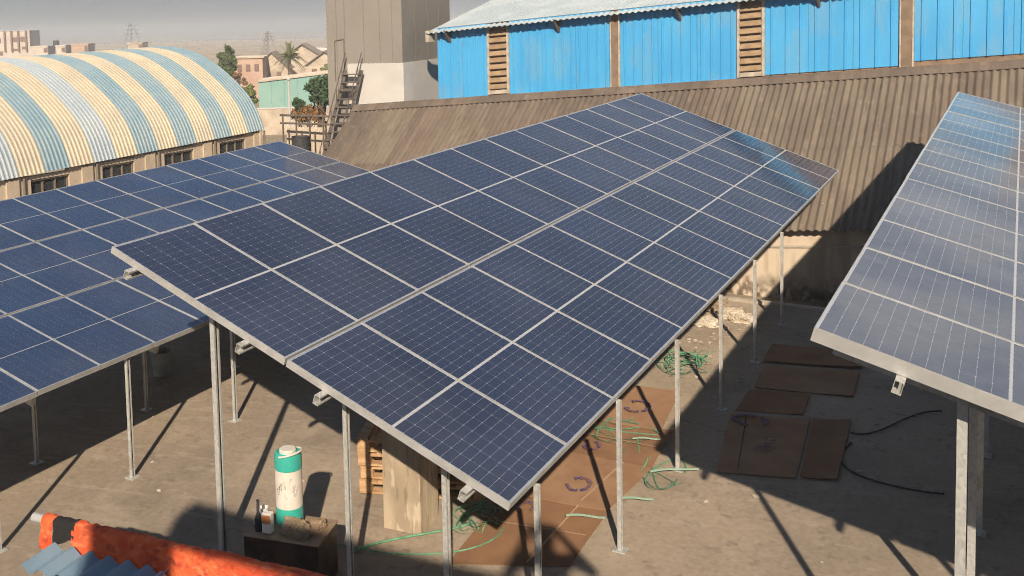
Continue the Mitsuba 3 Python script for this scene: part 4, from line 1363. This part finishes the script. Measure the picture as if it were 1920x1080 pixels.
def draped(s0, s1, front, back, seed, n=140, k=44, amp=0.02, base=0.042):
    """cloth hung over the pipe between arc lengths s0 and s1, with folds and creases"""
    S = np.linspace(s0, s1, n)
    arcs = np.linspace(-back, front, k)
    SS, AA = np.meshgrid(S, arcs, indexing='ij')
    big = meshkit.fbm(np.stack([SS * 4 + seed, AA * 3, SS * 0 + seed], -1), 3, seed)
    crease = 1 - np.abs(2 * meshkit.fbm(np.stack([SS * 13 + seed, AA * 9, SS * 0], -1), 4, seed + 3) - 1) * 2
    edge = 1 + 0.25 * (meshkit.fbm(np.stack([S * 5 + seed, S * 0, S * 0], -1), 3, seed + 9) - 0.5) * 2
    r_ = base + amp * (big - 0.35)
    a_ = AA * np.where(AA > 0, edge[:, None], 1.0)
    half = r_ * math.pi / 2
    over = np.abs(a_) < half
    th_ = a_ / r_
    y_ = np.where(over, -r_ * np.sin(np.clip(th_, -2, 2)), -np.sign(a_) * (r_ + 0.10 * (np.abs(a_) - half)))
    z_ = np.where(over, r_ * np.cos(np.clip(th_, -2, 2)), -(np.abs(a_) - half))
    y_ = y_ - 0.012 * crease * np.sign(a_ + 1e-6)
    z_ = z_ + 0.005 * crease
    return l0 + LA * SS[..., None] + np.stack([0 * y_, y_, z_], -1)


solo('orange_tarp', MB().grid(draped(0.42, 3.15, 0.26, 0.12, 2)), 'm_tarp', 'orange red foam tarp draped along the lean-to edge', 'tarp', smooth=True)
solo('black_cloth', MB().grid(draped(0.24, 0.44, 0.20, 0.10, 7, 24)), 'm_black_cloth', 'black cloth hung over the pipe left of the orange tarp', 'cloth', smooth=True)
solo('red_cloth', MB().grid(draped(0.12, 0.235, 0.27, 0.10, 11, 16)), 'm_tarp', 'narrow red cloth hanging near the grey pipe end', 'cloth', smooth=True)

# ------------------------------------------------------------------ house the photo is taken from (outside the frame, casts the shade at the bottom)
hs = thing('unseen_terrace_house', 'unseen plastered house with a roof terrace where the viewer stands, shading the near deck', 'house')
obj('wall', MB().box([1.0, -13, gz(0, -8)], [9.4, -4.75, gz(0, -4) + 3.25]), 'm_beige_wall', hs)
ang = 0.09
AXH = yawed(ang)
rc = np.array([1.04, -8.07, 0.0])
z0, z1 = gz(0, -4) + 3.255, gz(0, 1.2) + 6.0
obj('unseen_canopy_beam', MB().obox(rc + AXH[0] * 4.0 - AXH[1] * 0.14 + ZV * (z1 - 0.13), AXH, [4.0, 0.14, 0.13]), 'm_beige_wall', hs)  # out of view, casts the shadow band across the near deck
obj('unseen_canopy_pier', MB().obox(rc + AXH[0] * 0.32 - AXH[1] * 0.14 + ZV * (z0 + z1 - 0.265) / 2, AXH, [0.32, 0.14, (z1 - 0.265 - z0) / 2]), 'm_beige_wall', hs)  # out of view, shades the left part of the tarp
obj('unseen_canopy_pier', MB().obox(rc + AXH[0] * 7.8 - AXH[1] * 0.14 + ZV * (z0 + z1 - 0.265) / 2, AXH, [0.2, 0.14, (z1 - 0.265 - z0) / 2]), 'm_beige_wall', hs)


# person on the terrace, right of the frame: only the shadow is seen
def person():
    t = thing('person', 'person in a grey shirt standing on the terrace holding a phone up', 'person')
    o_ = np.array([3.28, -5.2, gz(0, -4) + 3.255])
    f_ = np.array([-0.5, 0.866, 0])
    r_ = np.array([0.866, 0.5, 0])

    def j(a_, b_, c_):
        return o_ + r_ * a_ + f_ * b_ + ZV * c_
    J = {'pel': (j(0, 0, 0.98), 0.135), 'chest': (j(0, 0.0, 1.33), 0.145), 'neck': (j(0, 0.01, 1.50), 0.06), 'head': (j(0, 0.03, 1.63), 0.095), 'crown': (j(0, 0.01, 1.70), 0.085)}
    bones = [('pel', 'chest'), ('chest', 'neck'), ('neck', 'head'), ('head', 'crown')]
    for s, n_ in ((-1, 'l'), (1, 'r')):
        J[n_ + 'sh'] = (j(s * 0.19, 0, 1.43), 0.062)
        J[n_ + 'el'] = (j(s * 0.36, 0.10, 1.25), 0.045)
        J[n_ + 'wr'] = (j(s * 0.16, 0.30, 1.47), 0.032)
        J[n_ + 'ha'] = (j(s * 0.11, 0.34, 1.54), 0.036)
        J[n_ + 'hip'] = (j(s * 0.09, 0, 0.92), 0.09)
        J[n_ + 'kn'] = (j(s * 0.10, 0.02, 0.50), 0.06)
        J[n_ + 'an'] = (j(s * 0.10, -0.02, 0.09), 0.042)
        J[n_ + 'to'] = (j(s * 0.12, 0.17, 0.04), 0.035)
        bones += [('chest', n_ + 'sh'), (n_ + 'sh', n_ + 'el'), (n_ + 'el', n_ + 'wr'), (n_ + 'wr', n_ + 'ha'), ('pel', n_ + 'hip'), (n_ + 'hip', n_ + 'kn'), (n_ + 'kn', n_ + 'an'), (n_ + 'an', n_ + 'to')]
    whole = m3.Manifold()
    for a_, b_ in bones:
        whole = whole + m3.Manifold.batch_hull([m3.Manifold.sphere(J[k][1], 16).translate(J[k][0].tolist()) for k in (a_, b_)])
    for s, n_ in ((-1, 'l'), (1, 'r')):
        h_ = J[n_ + 'ha'][0]
        for q_ in range(5):
            e0 = h_ + r_ * (-s) * 0.012 * q_ + f_ * 0.02 + ZV * (0.02 - 0.016 * q_)
            e1 = e0 + r_ * (-s) * 0.045 + f_ * 0.03
            whole = whole + m3.Manifold.batch_hull([m3.Manifold.sphere(0.009, 8).translate(e0.tolist()), m3.Manifold.sphere(0.007, 8).translate(e1.tolist())])
    q_ = whole.refine_to_length(0.03).to_mesh()
    m_ = trimesh.Trimesh(q_.vert_properties[:, :3], q_.tri_verts)
    trimesh.smoothing.filter_taubin(m_, iterations=6)
    scene[f'{t}__body'] = mikit.ply(m_, 'm_shirt', smooth=True)


person()

# ------------------------------------------------------------------ haze
scene['haze_air'] = {'type': 'homogeneous', 'albedo': {'type': 'rgb', 'value': [0.82, 0.87, 0.93]}, 'sigma_t': 0.0012}
scene['haze'] = {'type': 'cube', 'to_world': T().translate([0, 0, 6.0]).scale([950, 950, 9.4]), 'bsdf': {'type': 'null'}, 'interior': {'type': 'ref', 'id': 'haze_air'}}
labels['haze'] = {'kind': 'stuff', 'label': 'grey warm haze over the far houses'}
